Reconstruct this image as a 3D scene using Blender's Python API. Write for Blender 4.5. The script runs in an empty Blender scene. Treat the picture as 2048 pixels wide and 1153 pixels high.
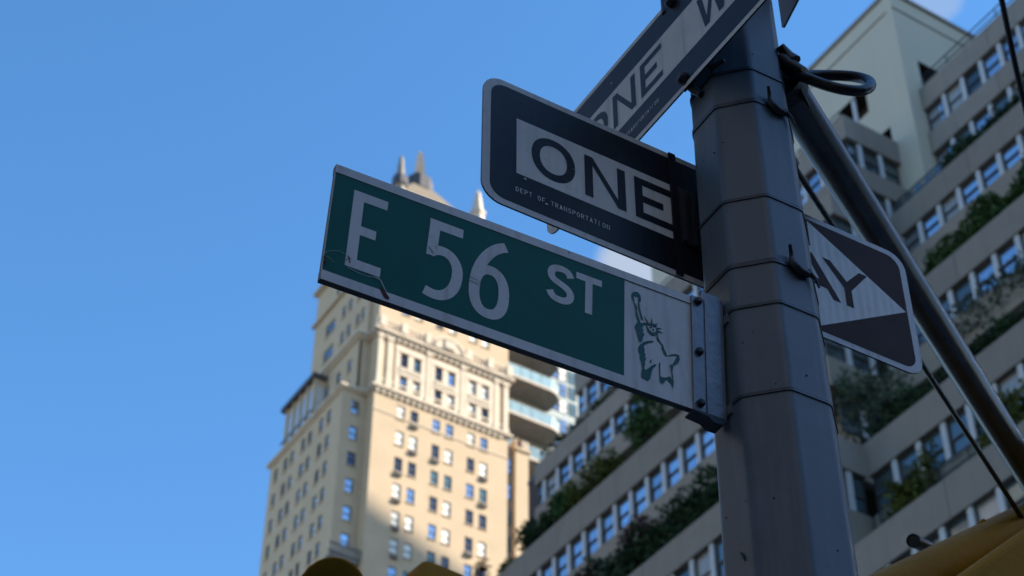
import bpy, bmesh, math, random
from mathutils import Vector, Matrix, noise as mnoise
rad = math.radians
random.seed(7)
scene = bpy.context.scene
COL = scene.collection

# ------------------------------------------------------------------ camera
# world axes: X runs along the side street, Y up the avenue, Z up (metres)
cam_d = bpy.data.cameras.new('camera')
cam = bpy.data.objects.new('camera', cam_d)
COL.objects.link(cam)
_p, _r, _a = rad(41.818), rad(-0.370), rad(58.106)
_fw = Vector((math.cos(_a), math.sin(_a), 0)); _rt = Vector((math.sin(_a), -math.cos(_a), 0))
_fwd = _fw*math.cos(_p) + Vector((0, 0, 1))*math.sin(_p)
_dn = -_rt.cross(_fwd)
_X = _rt*math.cos(_r) + _dn*math.sin(_r)
_U = -(-_rt*math.sin(_r) + _dn*math.cos(_r))
M = Matrix((_X, _U, -_fwd)).transposed().to_4x4()
M.translation = Vector((0, 0, 1.6))
cam.matrix_world = M
cam_d.sensor_width = 36.0
cam_d.lens = 3768.7/2048*36.0
cam_d.clip_start = 0.05
cam_d.clip_end = 6000
cam_d.dof.use_dof = True
cam_d.dof.focus_distance = 3.0
cam_d.dof.aperture_fstop = 8.5
scene.camera = cam

# ------------------------------------------------------------------ sky, sun, exposure
SUN = Vector((0.85, -0.53, 0.60)).normalized()      # towards the sun
el = math.asin(SUN.z)
world = bpy.data.worlds.new('World'); scene.world = world
world.use_nodes = True
wn, wl = world.node_tree.nodes, world.node_tree.links
bg = wn['Background']
sky = wn.new('ShaderNodeTexSky'); sky.sky_type = 'NISHITA'; sky.sun_disc = False
sky.sun_elevation = el
sky.sun_rotation = math.atan2(SUN.x, SUN.y)
sky.altitude = 50; sky.air_density = 1.0; sky.dust_density = 0.2; sky.ozone_density = 3.0
hsv = wn.new('ShaderNodeHueSaturation'); hsv.inputs['Saturation'].default_value = 1.20; hsv.inputs['Value'].default_value = 1.0; hsv.inputs['Hue'].default_value = 0.498
wl.new(sky.outputs[0], hsv.inputs['Color'])
bg.inputs['Strength'].default_value = 0.128
# a few soft clouds low behind the buildings
geo = wn.new('ShaderNodeTexCoord')
def cloud(direction, width, prev, seed, amount):
    dot = wn.new('ShaderNodeVectorMath'); dot.operation = 'DOT_PRODUCT'
    nrm = wn.new('ShaderNodeVectorMath'); nrm.operation = 'NORMALIZE'
    wl.new(geo.outputs['Generated'], nrm.inputs[0])
    wl.new(nrm.outputs[0], dot.inputs[0]); dot.inputs[1].default_value = direction
    nz = wn.new('ShaderNodeTexNoise'); nz.inputs['Scale'].default_value = 22; nz.inputs['Detail'].default_value = 5
    mp = wn.new('ShaderNodeMapping'); mp.inputs['Location'].default_value = (seed, seed*2, 0)
    wl.new(nrm.outputs[0], mp.inputs['Vector']); wl.new(mp.outputs[0], nz.inputs['Vector'])
    rg = wn.new('ShaderNodeMapRange')
    rg.inputs['From Min'].default_value = math.cos(width); rg.inputs['From Max'].default_value = math.cos(width*0.25)
    rg.interpolation_type = 'SMOOTHSTEP'
    wl.new(dot.outputs['Value'], rg.inputs['Value'])
    ad = wn.new('ShaderNodeMath'); ad.operation = 'MULTIPLY_ADD'
    wl.new(rg.outputs[0], ad.inputs[0]); ad.inputs[1].default_value = 0.9
    wl.new(nz.outputs['Fac'], ad.inputs[2])
    r2 = wn.new('ShaderNodeMapRange'); r2.inputs['From Min'].default_value = 0.75; r2.inputs['From Max'].default_value = 1.35
    r2.inputs['To Max'].default_value = amount; r2.interpolation_type = 'SMOOTHSTEP'
    wl.new(ad.outputs[0], r2.inputs['Value'])
    mx = wn.new('ShaderNodeMix'); mx.data_type = 'RGBA'
    wl.new(r2.outputs[0], mx.inputs['Factor']); wl.new(prev, mx.inputs[6]); mx.inputs[7].default_value = (1.75, 1.98, 2.35, 1)
    return mx.outputs[2]
def sky_dir(u, v):
    d = _X*((u-1024)/3768.7) - _U*((v-576.5)/3768.7) + _fwd
    return tuple(d.normalized())
c0 = cloud(sky_dir(1285, 540), 0.035, hsv.outputs[0], 1.3, 0.85)
c1 = cloud(sky_dir(1870, -10), 0.022, c0, 4.1, 0.4)
wl.new(c1, bg.inputs['Color'])

sun_d = bpy.data.lights.new('sun', 'SUN'); sun_d.energy = 5.0; sun_d.angle = rad(0.53); sun_d.color = (1.0, 0.89, 0.72)
sun = bpy.data.objects.new('sun', sun_d); COL.objects.link(sun)
sun.rotation_euler = SUN.to_track_quat('Z', 'Y').to_euler()
sun.location = (60, -40, 200)

vs = scene.view_settings
vs.view_transform = 'Standard'; vs.look = 'None'; vs.exposure = 1.3; vs.gamma = 1.0; vs.use_curve_mapping = False
scene.cycles.max_bounces = 6; scene.cycles.diffuse_bounces = 3; scene.cycles.glossy_bounces = 3
scene.cycles.use_denoising = True

# ------------------------------------------------------------------ materials
def mat(name, col, rough=0.6, metal=0.0, var=0.0, scale=4.0, spec=0.5, bump=0.0, streak=False, bscale=None, rnd=0.0, dark=None):
    m = bpy.data.materials.new(name); m.use_nodes = True
    n, l = m.node_tree.nodes, m.node_tree.links
    b = n['Principled BSDF']
    b.inputs['Roughness'].default_value = rough; b.inputs['Metallic'].default_value = metal
    b.inputs['Specular IOR Level'].default_value = spec
    c4 = (*col, 1)
    b.inputs['Base Color'].default_value = c4
    tc = n.new('ShaderNodeTexCoord')
    out = None
    if var > 0:
        nz = n.new('ShaderNodeTexNoise'); nz.inputs['Scale'].default_value = scale; nz.inputs['Detail'].default_value = 6
        nz.inputs['Roughness'].default_value = 0.65
        src = tc.outputs['Object']
        if streak:
            mp = n.new('ShaderNodeMapping'); mp.inputs['Scale'].default_value = (1, 1, 0.12)
            l.new(src, mp.inputs['Vector']); src = mp.outputs[0]
        l.new(src, nz.inputs['Vector'])
        cr = n.new('ShaderNodeValToRGB')
        cr.color_ramp.elements[0].position = 0.3; cr.color_ramp.elements[1].position = 0.7
        d = dark if dark else tuple(x*(1-var) for x in col)
        cr.color_ramp.elements[0].color = (*d, 1)
        cr.color_ramp.elements[1].color = (*[min(1, x*(1+var*0.5)) for x in col], 1)
        l.new(nz.outputs['Fac'], cr.inputs['Fac'])
        out = cr.outputs['Color']
    if rnd > 0:
        oi = n.new('ShaderNodeObjectInfo')
        mr = n.new('ShaderNodeMapRange'); mr.inputs['To Min'].default_value = 1-rnd; mr.inputs['To Max'].default_value = 1+rnd
        l.new(oi.outputs['Random'], mr.inputs['Value'])
        mu = n.new('ShaderNodeMix'); mu.data_type = 'RGBA'; mu.blend_type = 'MULTIPLY'; mu.inputs['Factor'].default_value = 1
        if out: l.new(out, mu.inputs[6])
        else: mu.inputs[6].default_value = c4
        l.new(mr.outputs[0], mu.inputs[7]); out = mu.outputs[2]
    if out: l.new(out, b.inputs['Base Color'])
    if bump > 0:
        n2 = n.new('ShaderNodeTexNoise'); n2.inputs['Scale'].default_value = bscale or scale*4; n2.inputs['Detail'].default_value = 4
        l.new(tc.outputs['Object'], n2.inputs['Vector'])
        bp = n.new('ShaderNodeBump'); bp.inputs['Strength'].default_value = bump; bp.inputs['Distance'].default_value = 0.02
        l.new(n2.outputs['Fac'], bp.inputs['Height']); l.new(bp.outputs[0], b.inputs['Normal'])
    return m

def grime(m, scale, amount, col=(0.02, 0.02, 0.02), lo=0.55, hi=0.75):
    """specks and wear on top of a painted surface"""
    n, l = m.node_tree.nodes, m.node_tree.links
    b = n['Principled BSDF']
    tc = n.new('ShaderNodeTexCoord'); nz = n.new('ShaderNodeTexNoise')
    nz.inputs['Scale'].default_value = scale; nz.inputs['Detail'].default_value = 8; nz.inputs['Roughness'].default_value = 0.7
    l.new(tc.outputs['Object'], nz.inputs['Vector'])
    mr = n.new('ShaderNodeMapRange'); mr.inputs['From Min'].default_value = lo; mr.inputs['From Max'].default_value = hi
    mr.inputs['To Max'].default_value = amount
    l.new(nz.outputs['Fac'], mr.inputs['Value'])
    mx = n.new('ShaderNodeMix'); mx.data_type = 'RGBA'
    l.new(mr.outputs[0], mx.inputs['Factor'])
    old = b.inputs['Base Color']
    if old.links: l.new(old.links[0].from_socket, mx.inputs[6])
    else: mx.inputs[6].default_value = old.default_value
    mx.inputs[7].default_value = (*col, 1)
    l.new(mx.outputs[2], b.inputs['Base Color'])
    return m

MT = {}
MT['pole'] = grime(grime(mat('pole_paint', (0.108, 0.132, 0.158), 0.46, 0.05, 0.14, 3.0, spec=0.4, bump=0.02, bscale=55), 7, 0.45, (0.065, 0.075, 0.085), 0.54, 0.72), 70, 0.5, (0.28, 0.30, 0.32), 0.70, 0.78)
MT['strap'] = mat('strap_steel', (0.07, 0.075, 0.085), 0.45, 0.7, 0.3, 30)
MT['galv'] = grime(mat('galvanised', (0.085, 0.092, 0.108), 0.30, 0.6, 0.25, 14, bump=0.02, bscale=120), 40, 0.5, (0.06, 0.05, 0.042), 0.52, 0.66)
MT['bracket'] = mat('bracket_steel', (0.22, 0.235, 0.26), 0.45, 0.45, 0.25, 12, bump=0.1, bscale=80)
MT['plate'] = mat('plate_steel', (0.045, 0.052, 0.066), 0.5, 0.3, 0.3, 10)  # dark tone for the pole's shade on the lower arrow sign
MT['bolt'] = mat('bolt_steel', (0.05, 0.052, 0.06), 0.5, 0.6, 0.3, 40)
MT['green'] = grime(mat('sign_green', (0.0, 0.125, 0.095), 0.42, 0.0, 0.12, 7, spec=0.16), 26, 0.35, (0.02, 0.10, 0.09), 0.56, 0.75)
MT['white'] = grime(mat('sign_white', (0.76, 0.77, 0.78), 0.5, 0.0, 0.10, 9, spec=0.15), 45, 0.35, (0.20, 0.19, 0.18), 0.60, 0.78)
MT['white_rib'] = grime(mat('sign_white_ribbed', (0.84, 0.83, 0.80), 0.45, 0.0, 0.08, 9, spec=0.2), 45, 0.35, (0.20, 0.19, 0.18), 0.60, 0.78)
def ribs(m):
    n, l = m.node_tree.nodes, m.node_tree.links; b = n['Principled BSDF']
    tc = n.new('ShaderNodeTexCoord'); wv = n.new('ShaderNodeTexWave'); wv.bands_direction = 'X'; wv.inputs['Scale'].default_value = 16; wv.inputs['Distortion'].default_value = 1.5
    l.new(tc.outputs['Object'], wv.inputs['Vector'])
    bp = n.new('ShaderNodeBump'); bp.inputs['Strength'].default_value = 0.12; bp.inputs['Distance'].default_value = 0.004
    l.new(wv.outputs['Fac'], bp.inputs['Height']); l.new(bp.outputs[0], b.inputs['Normal'])
ribs(MT['white_rib'])
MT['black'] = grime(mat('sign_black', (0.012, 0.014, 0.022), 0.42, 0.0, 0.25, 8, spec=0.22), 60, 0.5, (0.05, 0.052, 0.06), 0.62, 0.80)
MT['brown'] = grime(mat('sign_faded_black', (0.066, 0.036, 0.031), 0.55, 0.0, 0.25, 8, spec=0.08), 60, 0.5, (0.10, 0.08, 0.075), 0.64, 0.80)
MT['sign_back'] = mat('sign_aluminium', (0.22, 0.22, 0.23), 0.5, 0.6, 0.2, 6)
MT['edge'] = mat('sign_edge', (0.05, 0.05, 0.055), 0.5, 0.3, 0.2, 20)
def streaks(m, col, amount, sx=60):
    n, l = m.node_tree.nodes, m.node_tree.links; b = n['Principled BSDF']
    tc = n.new('ShaderNodeTexCoord'); mp = n.new('ShaderNodeMapping'); mp.inputs['Scale'].default_value = (sx, sx, 3.0)
    l.new(tc.outputs['Object'], mp.inputs['Vector'])
    nz = n.new('ShaderNodeTexNoise'); nz.inputs['Scale'].default_value = 1.0; nz.inputs['Detail'].default_value = 5; l.new(mp.outputs[0], nz.inputs['Vector'])
    mr = n.new('ShaderNodeMapRange'); mr.inputs['From Min'].default_value = 0.52; mr.inputs['From Max'].default_value = 0.75; mr.inputs['To Max'].default_value = amount
    l.new(nz.outputs['Fac'], mr.inputs['Value'])
    mx = n.new('ShaderNodeMix'); mx.data_type = 'RGBA'; l.new(mr.outputs[0], mx.inputs['Factor'])
    old = b.inputs['Base Color']
    l.new(old.links[0].from_socket, mx.inputs[6]); mx.inputs[7].default_value = (*col, 1); l.new(mx.outputs[2], old)
    n2 = n.new('ShaderNodeTexNoise'); n2.inputs['Scale'].default_value = 420; l.new(tc.outputs['Object'], n2.inputs['Vector'])
    if not b.inputs['Normal'].links:
        bp = n.new('ShaderNodeBump'); bp.inputs['Strength'].default_value = 0.10; bp.inputs['Distance'].default_value = 0.002
        l.new(n2.outputs['Fac'], bp.inputs['Height']); l.new(bp.outputs[0], b.inputs['Normal'])
streaks(MT['green'], (0.03, 0.10, 0.085), 0.35); streaks(MT['white'], (0.40, 0.39, 0.37), 0.45); streaks(MT['white_rib'], (0.62, 0.59, 0.55), 0.5)
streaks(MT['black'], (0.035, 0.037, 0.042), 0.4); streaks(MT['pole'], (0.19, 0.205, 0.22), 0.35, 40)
MT['rust'] = mat('rust', (0.10, 0.035, 0.03), 0.9, 0, 0.4, 90)
MT['scratch'] = mat('scratch', (0.42, 0.46, 0.48), 0.7, 0, 0.4, 90)
MT['teal'] = grime(mat('emblem_green', (0.0, 0.105, 0.098), 0.45, 0, 0.3, 60, spec=0.3), 90, 0.5, (0.0, 0.17, 0.16), 0.5, 0.62)
MT['rubber'] = mat('rubber', (0.012, 0.012, 0.014), 0.42, 0, 0.3, 30, bump=0.1, bscale=60)
MT['yellow'] = grime(mat('signal_yellow', (0.44, 0.200, 0.006), 0.6, 0, 0.18, 6, spec=0.12, bump=0.1, bscale=50), 12, 0.5, (0.16, 0.085, 0.02), 0.54, 0.74)
MT['lens'] = mat('signal_lens', (0.20, 0.02, 0.015), 0.15, 0, 0, spec=0.6)
MT['inside'] = mat('visor_inside', (0.50, 0.33, 0.04), 0.6, 0, 0.3, 10)

MT['stone'] = grime(mat('tower_stone', (0.465, 0.36, 0.250), 0.85, 0, 0.10, 0.35, spec=0.2, bump=0.15, bscale=3), 0.7, 0.5, (0.33, 0.255, 0.17), 0.50, 0.72)
MT['terra'] = grime(mat('tower_terracotta', (0.55, 0.465, 0.37), 0.8, 0, 0.12, 0.8, spec=0.25), 2.2, 0.4, (0.38, 0.30, 0.22), 0.54, 0.75)
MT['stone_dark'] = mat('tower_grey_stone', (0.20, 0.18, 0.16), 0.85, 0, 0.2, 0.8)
MT['finial_grey'] = mat('finial_stone', (0.22, 0.195, 0.17), 0.85, 0, 0.25, 1.5)
MT['roof_tile'] = mat('roof_tile', (0.17, 0.14, 0.10), 0.85, 0, 0.25, 1.2, bump=0.4, bscale=3)
MT['lead'] = mat('lead_roof', (0.06, 0.06, 0.07), 0.6, 0.1, 0.3, 2)
MT['wframe'] = mat('window_frame_dark', (0.055, 0.05, 0.047), 0.5, 0, 0.2, 5)
MT['wframe_w'] = mat('window_frame_white', (0.55, 0.53, 0.48), 0.5, 0, 0.15, 5)
def glass(name, col, metal, rough=0.06, rnd=0.25):
    m = mat(name, col, rough, metal, 0.12, 1.3, spec=0.8, rnd=rnd)
    return m
MT['glass_blue'] = glass('glass_blue', (0.42, 0.50, 0.58), 0.85)
MT['glass_dark'] = glass('glass_dark', (0.035, 0.045, 0.065), 0.25)
MT['glass_teal'] = glass('glass_teal', (0.10, 0.17, 0.18), 0.35)
MT['glass_pale'] = glass('glass_pale', (0.55, 0.62, 0.68), 0.6, 0.15, 0.1)
MT['blind'] = glass('window_blind', (0.70, 0.68, 0.62), 0.0, 0.35, 0.15)
MT['glass_apt'] = glass('glass_apartment', (0.50, 0.56, 0.66), 0.9, 0.05, 0.22)
MT['glass_apt_dark'] = glass('glass_apartment_dark', (0.11, 0.15, 0.17), 0.5, 0.06, 0.4)

MT['blind_apt'] = glass('apartment_blind', (0.30, 0.29, 0.27), 0.15, 0.2, 0.3)
MT['conc'] = grime(mat('apartment_concrete', (0.275, 0.24, 0.205), 0.9, 0, 0.14, 0.8, spec=0.15, bump=0.2, bscale=6, streak=True, rnd=0.09), 0.9, 0.4, (0.19, 0.165, 0.145), 0.5, 0.74)
MT['conc'].name = 'apartment_concrete'
MT['conc_wall'] = grime(mat('apartment_wall', (0.29, 0.25, 0.205), 0.9, 0, 0.12, 0.7, spec=0.15), 1.4, 0.4, (0.22, 0.20, 0.18), 0.52, 0.74)
MT['beige'] = grime(mat('core_render', (0.58, 0.52, 0.41), 0.92, 0, 0.07, 0.25, spec=0.1, bump=0.1, bscale=5, streak=True), 0.35, 0.25, (0.46, 0.43, 0.36), 0.5, 0.8)
MT['pilaster'] = mat('white_column', (0.52, 0.53, 0.54), 0.7, 0, 0.12, 1.5, streak=True)
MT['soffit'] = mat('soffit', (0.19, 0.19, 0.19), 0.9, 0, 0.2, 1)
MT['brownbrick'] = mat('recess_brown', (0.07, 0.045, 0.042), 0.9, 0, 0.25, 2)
MT['rail'] = mat('railing_metal', (0.06, 0.065, 0.07), 0.5, 0.4)
MT['roof'] = mat('roof_felt', (0.12, 0.12, 0.12), 0.95, 0, 0.2, 1)
MT['ledge'] = grime(mat('old_ledge_stone', (0.21, 0.215, 0.185), 0.95, 0, 0.35, 2.0, bump=0.5, bscale=8), 3, 0.6, (0.09, 0.095, 0.07), 0.48, 0.7)
MT['bal_glass'] = glass('balcony_glass', (0.30, 0.42, 0.42), 0.35, 0.15, 0.2)
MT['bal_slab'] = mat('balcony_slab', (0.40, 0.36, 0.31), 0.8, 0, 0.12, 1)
MT['bal_wall'] = mat('balcony_wall', (0.30, 0.35, 0.35), 0.35, 0.1, 0.2, 1.5)
MT['dkbrick'] = mat('dark_brick', (0.05, 0.03, 0.03), 0.9, 0, 0.3, 2)
MT['office'] = mat('office_facade', (0.17, 0.15, 0.13), 0.85, 0, 0.2, 0.3)  # for the unseen blocks added to keep sun off the corner
MT['office_pale'] = mat('office_pale', (0.46, 0.40, 0.33), 0.85, 0, 0.15, 0.3)  # for the unseen block added to bounce warm light
MT['office_dark'] = mat('office_dark', (0.028, 0.028, 0.030), 0.7, 0, 0.2, 0.3)  # near black, so the added unseen blocks return little light
MT['asphalt'] = mat('asphalt', (0.05, 0.05, 0.052), 0.9, 0, 0.3, 3, bump=0.2, bscale=40)
MT['pave'] = mat('pavement', (0.22, 0.21, 0.20), 0.9, 0, 0.2, 2)
MT['ground'] = mat('ground', (0.09, 0.088, 0.082), 0.95, 0, 0.2, 0.05)
MT['paint'] = mat('road_paint', (0.7, 0.7, 0.68), 0.7, 0, 0.2, 6)
def leafmat(name, a, b):
    m = mat(name, a, 0.75, 0, 0.5, 1.6, spec=0.08, dark=b)
    m.node_tree.nodes['Principled BSDF'].inputs['Subsurface Weight'].default_value = 0.0
    return m
MT['leaf'] = leafmat('leaf_green', (0.055, 0.10, 0.028), (0.020, 0.045, 0.016))
MT['leaf_dark'] = leafmat('leaf_dark', (0.038, 0.066, 0.028), (0.015, 0.032, 0.016))
MT['leaf_olive'] = leafmat('leaf_olive', (0.095, 0.105, 0.022), (0.040, 0.055, 0.015))
MT['leaf_rust'] = leafmat('leaf_rust', (0.13, 0.055, 0.022), (0.06, 0.022, 0.02))
MT['leaf_red'] = leafmat('leaf_red', (0.085, 0.02, 0.022), (0.035, 0.012, 0.014))
MT['leaf_grey'] = leafmat('leaf_grey', (0.085, 0.105, 0.07), (0.030, 0.045, 0.03))
MT['bark'] = mat('bark', (0.055, 0.042, 0.03), 0.9, 0, 0.3, 8)

# ------------------------------------------------------------------ helpers
class MB:
    """collects polygons, linked later as ONE mesh object"""
    def __init__(s): s.v = []; s.f = []; s.mi = []; s.sm = []
    def poly(s, pts, m=0, smooth=False):
        b = len(s.v); s.v += [tuple(p) for p in pts]; s.f.append(tuple(range(b, b+len(pts)))); s.mi.append(m); s.sm.append(smooth)
    def faces(s, vs_, fs, m=0, smooth=False):
        b = len(s.v); s.v += [tuple(p) for p in vs_]
        for f in fs: s.f.append(tuple(i+b for i in f)); s.mi.append(m); s.sm.append(smooth)
    def box(s, x0, x1, y0, y1, z0, z1, m=0):
        v = [(x0,y0,z0),(x1,y0,z0),(x1,y1,z0),(x0,y1,z0),(x0,y0,z1),(x1,y0,z1),(x1,y1,z1),(x0,y1,z1)]
        s.faces(v, [(0,3,2,1),(4,5,6,7),(0,1,5,4),(1,2,6,5),(2,3,7,6),(3,0,4,7)], m)
        return s
    def tube(s, pts, r, n=10, m=0, cap=True, closed=False, smooth=True):
        pts = [Vector(p) for p in pts]; N = len(pts)
        rs = r if isinstance(r, (list, tuple)) else [r]*N
        ring = []
        up = None
        for i in range(N):
            t = (pts[min(i+1, N-1)]-pts[max(i-1, 0)]).normalized()
            if up is None:
                up = t.orthogonal().normalized()
            up = (up - t*up.dot(t)).normalized()
            w = t.cross(up)
            ring.append([pts[i]+(up*math.cos(2*math.pi*k/n)+w*math.sin(2*math.pi*k/n))*rs[i] for k in range(n)])
        vs_ = [p for rr in ring for p in rr]; fs = []
        for i in range(N-1):
            for k in range(n):
                a, b = i*n+k, i*n+(k+1) % n
                fs.append((a, b, b+n, a+n))
        s.faces(vs_, fs, m, smooth)
        if cap:
            s.poly(ring[0][::-1], m); s.poly(ring[-1], m)
        return s
    def prism(s, poly, fmap, d, m=0, mside=None):
        """poly 2D outline, fmap(u,v,w)->3D, extruded w from 0 to d (front at w=d)"""
        n = len(poly)
        back = [fmap(u, v, 0) for u, v in poly]; front = [fmap(u, v, d) for u, v in poly]
        s.poly(front, m); s.poly(back[::-1], m if mside is None else mside)
        for i in range(n):
            j = (i+1) % n
            s.poly([back[i], back[j], front[j], front[i]], m if mside is None else mside)
        return s
    def mesh(s, name, mats):
        me = bpy.data.meshes.new(name)
        me.from_pydata(s.v, [], s.f)
        for m in mats: me.materials.append(m)
        me.polygons.foreach_set('material_index', s.mi)
        me.polygons.foreach_set('use_smooth', s.sm)
        me.update()
        return me
    def build(s, name, mats, parent=None):
        if not isinstance(mats, (list, tuple)): mats = [mats]
        return link(name, s.mesh(name, mats), parent)

def link(name, me, parent=None, loc=None, rotz=0.0):
    o = bpy.data.objects.new(name, me); COL.objects.link(o)
    if loc is not None: o.location = loc
    o.rotation_euler = (0, 0, rotz)
    if parent is not None: o.parent = parent
    return o
def tag(o, label=None, cat=None, group=None, kind=None):
    if label: o['label'] = label
    if cat: o['category'] = cat
    if group: o['group'] = group
    if kind: o['kind'] = kind
    return o
def thing(name, label, cat, base, group=None):
    """an Empty at the thing's base; its parts are given in world coordinates and shifted to it"""
    o = bpy.data.objects.new(name, None); COL.objects.link(o)
    o.location = base; o.empty_display_size = 0.2
    return tag(o, label, cat, group)
def wpart(name, mb, mats, parent):
    b = parent.location
    mb.v = [(p[0]-b.x, p[1]-b.y, p[2]-b.z) for p in mb.v]
    return mb.build(name, mats, parent)
def box(name, m, parent, x0, x1, y0, y1, z0, z1):
    return wpart(name, MB().box(x0, x1, y0, y1, z0, z1), m, parent)

def wall_mb(mb, P, udir, ndir, u0, u1, v0, v1, openings, depth, m=0, mr=0):
    """vertical wall with real openings and reveals; P + u*udir + v*Z, outward normal ndir"""
    P = Vector(P); U = Vector(udir); N = Vector(ndir); Z = Vector((0, 0, 1))
    us = sorted({u0, u1, *[o[0] for o in openings], *[o[1] for o in openings]})
    vs_ = sorted({v0, v1, *[o[2] for o in openings], *[o[3] for o in openings]})
    us = [u for u in us if u0 <= u <= u1]; vs_ = [v for v in vs_ if v0 <= v <= v1]
    pt = lambda u, v, d=0: P+U*u+Z*v-N*d
    flip = U.cross(Z).dot(N) < 0
    def q(a): mb.poly(a[::-1] if flip else a, m)
    for j in range(len(vs_)-1):
        run = None
        for i in range(len(us)-1):
            cu, cv = (us[i]+us[i+1])/2, (vs_[j]+vs_[j+1])/2
            hole = any(o[0] < cu < o[1] and o[2] < cv < o[3] for o in openings)
            if not hole:
                if run is None: run = us[i]
            if run is not None and (hole or i == len(us)-2):
                e = us[i] if hole else us[i+1]
                q([pt(run, vs_[j]), pt(e, vs_[j]), pt(e, vs_[j+1]), pt(run, vs_[j+1])]); run = None
    for a, b, c, d in openings:
        for (s0, s1) in (((a, c), (b, c)), ((b, c), (b, d)), ((b, d), (a, d)), ((a, d), (a, c))):
            f = [pt(*s0), pt(*s1), pt(*s1, depth), pt(*s0, depth)]
            mb.poly(f if flip else f[::-1], mr)

WIN = {}
def window_meshes(w, h, style):
    """frame and pane meshes in local coordinates: x along the wall, y inwards, z up"""
    key = (round(w, 2), round(h, 2), style)
    if key in WIN: return WIN[key]
    f = MB(); t = 0.05
    d0, d1 = 0.0, 0.07
    f.box(0, t, d0, d1, 0, h); f.box(w-t, w, d0, d1, 0, h); f.box(t, w-t, d0, d1, h-t, h); f.box(t, w-t, d0, d1, 0, t)
    f.box(t, w-t, d0-0.01, d1-0.012, h*0.50-0.035, h*0.50+0.035)
    if style == 'tower': f.box(-0.06, w+0.06, -0.22, -0.003, -0.10, -0.004, 1)
    p = MB()
    # two sashes leaning a touch differently, like hung sashes
    p.poly([(t, d1-0.02, t), (w-t, d1-0.02, t), (w-t, d1-0.015, h*0.5), (t, d1-0.015, h*0.5)])
    p.poly([(t, d1-0.04, h*0.5), (w-t, d1-0.04, h*0.5), (w-t, d1-0.037, h-t), (t, d1-0.037, h-t)])
    fm = f.mesh('window', [MT['wframe'], MT['stone']])
    WIN[key] = (fm, p)
    return WIN[key]
PANES = {}
def place_window(parent, x, y, z, rotz, w, h, style, pane):
    fm, p = window_meshes(w, h, style)
    k = (id(fm), pane)
    if k not in PANES: PANES[k] = p.mesh('pane', [MT[pane]])
    b = parent.location
    o = link('window', fm, parent, (x-b.x, y-b.y, z-b.z), rotz)
    link('pane', PANES[k], o)
    return o
RX = -math.pi/2      # rotation of a window in a wall that faces -X

# ------------------------------------------------------------------ ground, roads
g = MB().box(-1500, 1500, -1500, 1500, -0.5, -0.16).build('ground', MT['ground']); tag(g, kind='structure')
r = MB(); r.box(-1000, 1000, -12.0, -0.0, -0.155, -0.15); r.build('road', MT['asphalt'])['kind'] = 'structure'
r = MB(); r.box(-14, 0.2, -1000, 1000, -0.149, -0.146); r.build('road', MT['asphalt'])['kind'] = 'structure'
r = MB(); r.box(0.6, 34, 0.4, 1000, -0.15, 0.0); r.build('pavement', MT['pave'])['kind'] = 'structure'
r = MB()
for k in range(8): r.box(-13+k*1.6, -12.3+k*1.6, 1.5, 4.5, -0.145, -0.142)
r.build('road_marking', MT['paint'])['kind'] = 'structure'

# ------------------------------------------------------------------ stone tower
XT, YT = 67.2, 134.28
TW = thing('stone_tower', 'tall tan stone tower with paired windows, carved upper storeys and pointed finials, half in sun', 'tower', (75, 142, 0))
ROWS = [141.6, 138.2, 134.6, 130.0, 127.4, 124.35, 120.6, 117.35, 114.1, 110.9, 107.6, 104.4, 101.2, 98.0, 94.8]
COLS = [(69.93, 70.84), (71.50, 72.40), (74.08, 74.98), (75.66, 76.56), (78.25, 79.16), (79.81, 80.72)]
WH = 1.72
def tower_pane(lit, rng):
    k = rng.random()
    if lit: return 'blind' if k < 0.42 else ('glass_blue' if k < 0.62 else ('glass_teal' if k < 0.78 else 'glass_dark'))
    return 'glass_blue' if k < 0.78 else ('glass_dark' if k < 0.9 else 'glass_teal')
rng = random.Random(21)
# sunlit front
ops = []
for zt in ROWS:
    if zt in (130.0,): continue
    for a, b in COLS: ops.append((a, b, zt-WH, zt))
mb = MB(); wall_mb(mb, (0, YT, 0), (1, 0, 0), (0, -1, 0), XT, 83.15, 60, 145.2, ops, 0.14)
wpart('front_wall', mb, MT['stone'], TW)
for (a, b, c, d) in ops:
    place_window(TW, a, YT+0.10, c, 0, b-a, WH, 'tower', tower_pane(True, rng))
# bodies behind the walls
mb = MB()
mb.box(XT+0.002, 83.15, YT+0.30, 149.2, 60, 145.19)
wpart('tower_body', mb, MT['stone'], TW)
mb = MB()
mb.poly([(XT, YT, 60), (XT, YT, 145.2), (XT, 136.0, 145.2), (XT, 136.0, 60)])
mb.poly([(83.15, YT, 60), (83.15, YT+0.3, 60), (83.15, YT+0.3, 145.2), (83.15, YT, 145.2)])
wpart('corner_return', mb, MT['stone'], TW)
# left (shaded) walls: lower wing, middle stage, upper stage
YR = 136.0
def yop(pairs, rows): return [(-b, -a, zt-WH, zt) for zt in rows for a, b in pairs]
LOWP = [(138.4, 139.25), (140.05, 140.95), (142.6, 143.45), (144.05, 144.95), (146.6, 147.45), (148.1, 149.0), (150.4, 151.2)]
lowrows = [z for z in ROWS if z < 121]
ops = yop(LOWP, lowrows)
mb = MB(); wall_mb(mb, (64.5, 0, 0), (0, -1, 0), (-1, 0, 0), -152.3, -YR, 60, 121.75, ops, 0.14)
wpart('shaded_wall', mb, MT['stone'], TW)
for (a, b, c, d) in ops: place_window(TW, 64.5+0.10, -a, c, RX, b-a, WH, 'tower', tower_pane(False, rng))
ops = [(65.55, 66.5, zt-WH, zt) for zt in lowrows]
mb = MB(); wall_mb(mb, (0, YR, 0), (1, 0, 0), (0, -1, 0), 64.5, XT, 60, 121.75, ops, 0.14)
wpart('return_wall', mb, MT['stone'], TW)
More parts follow.
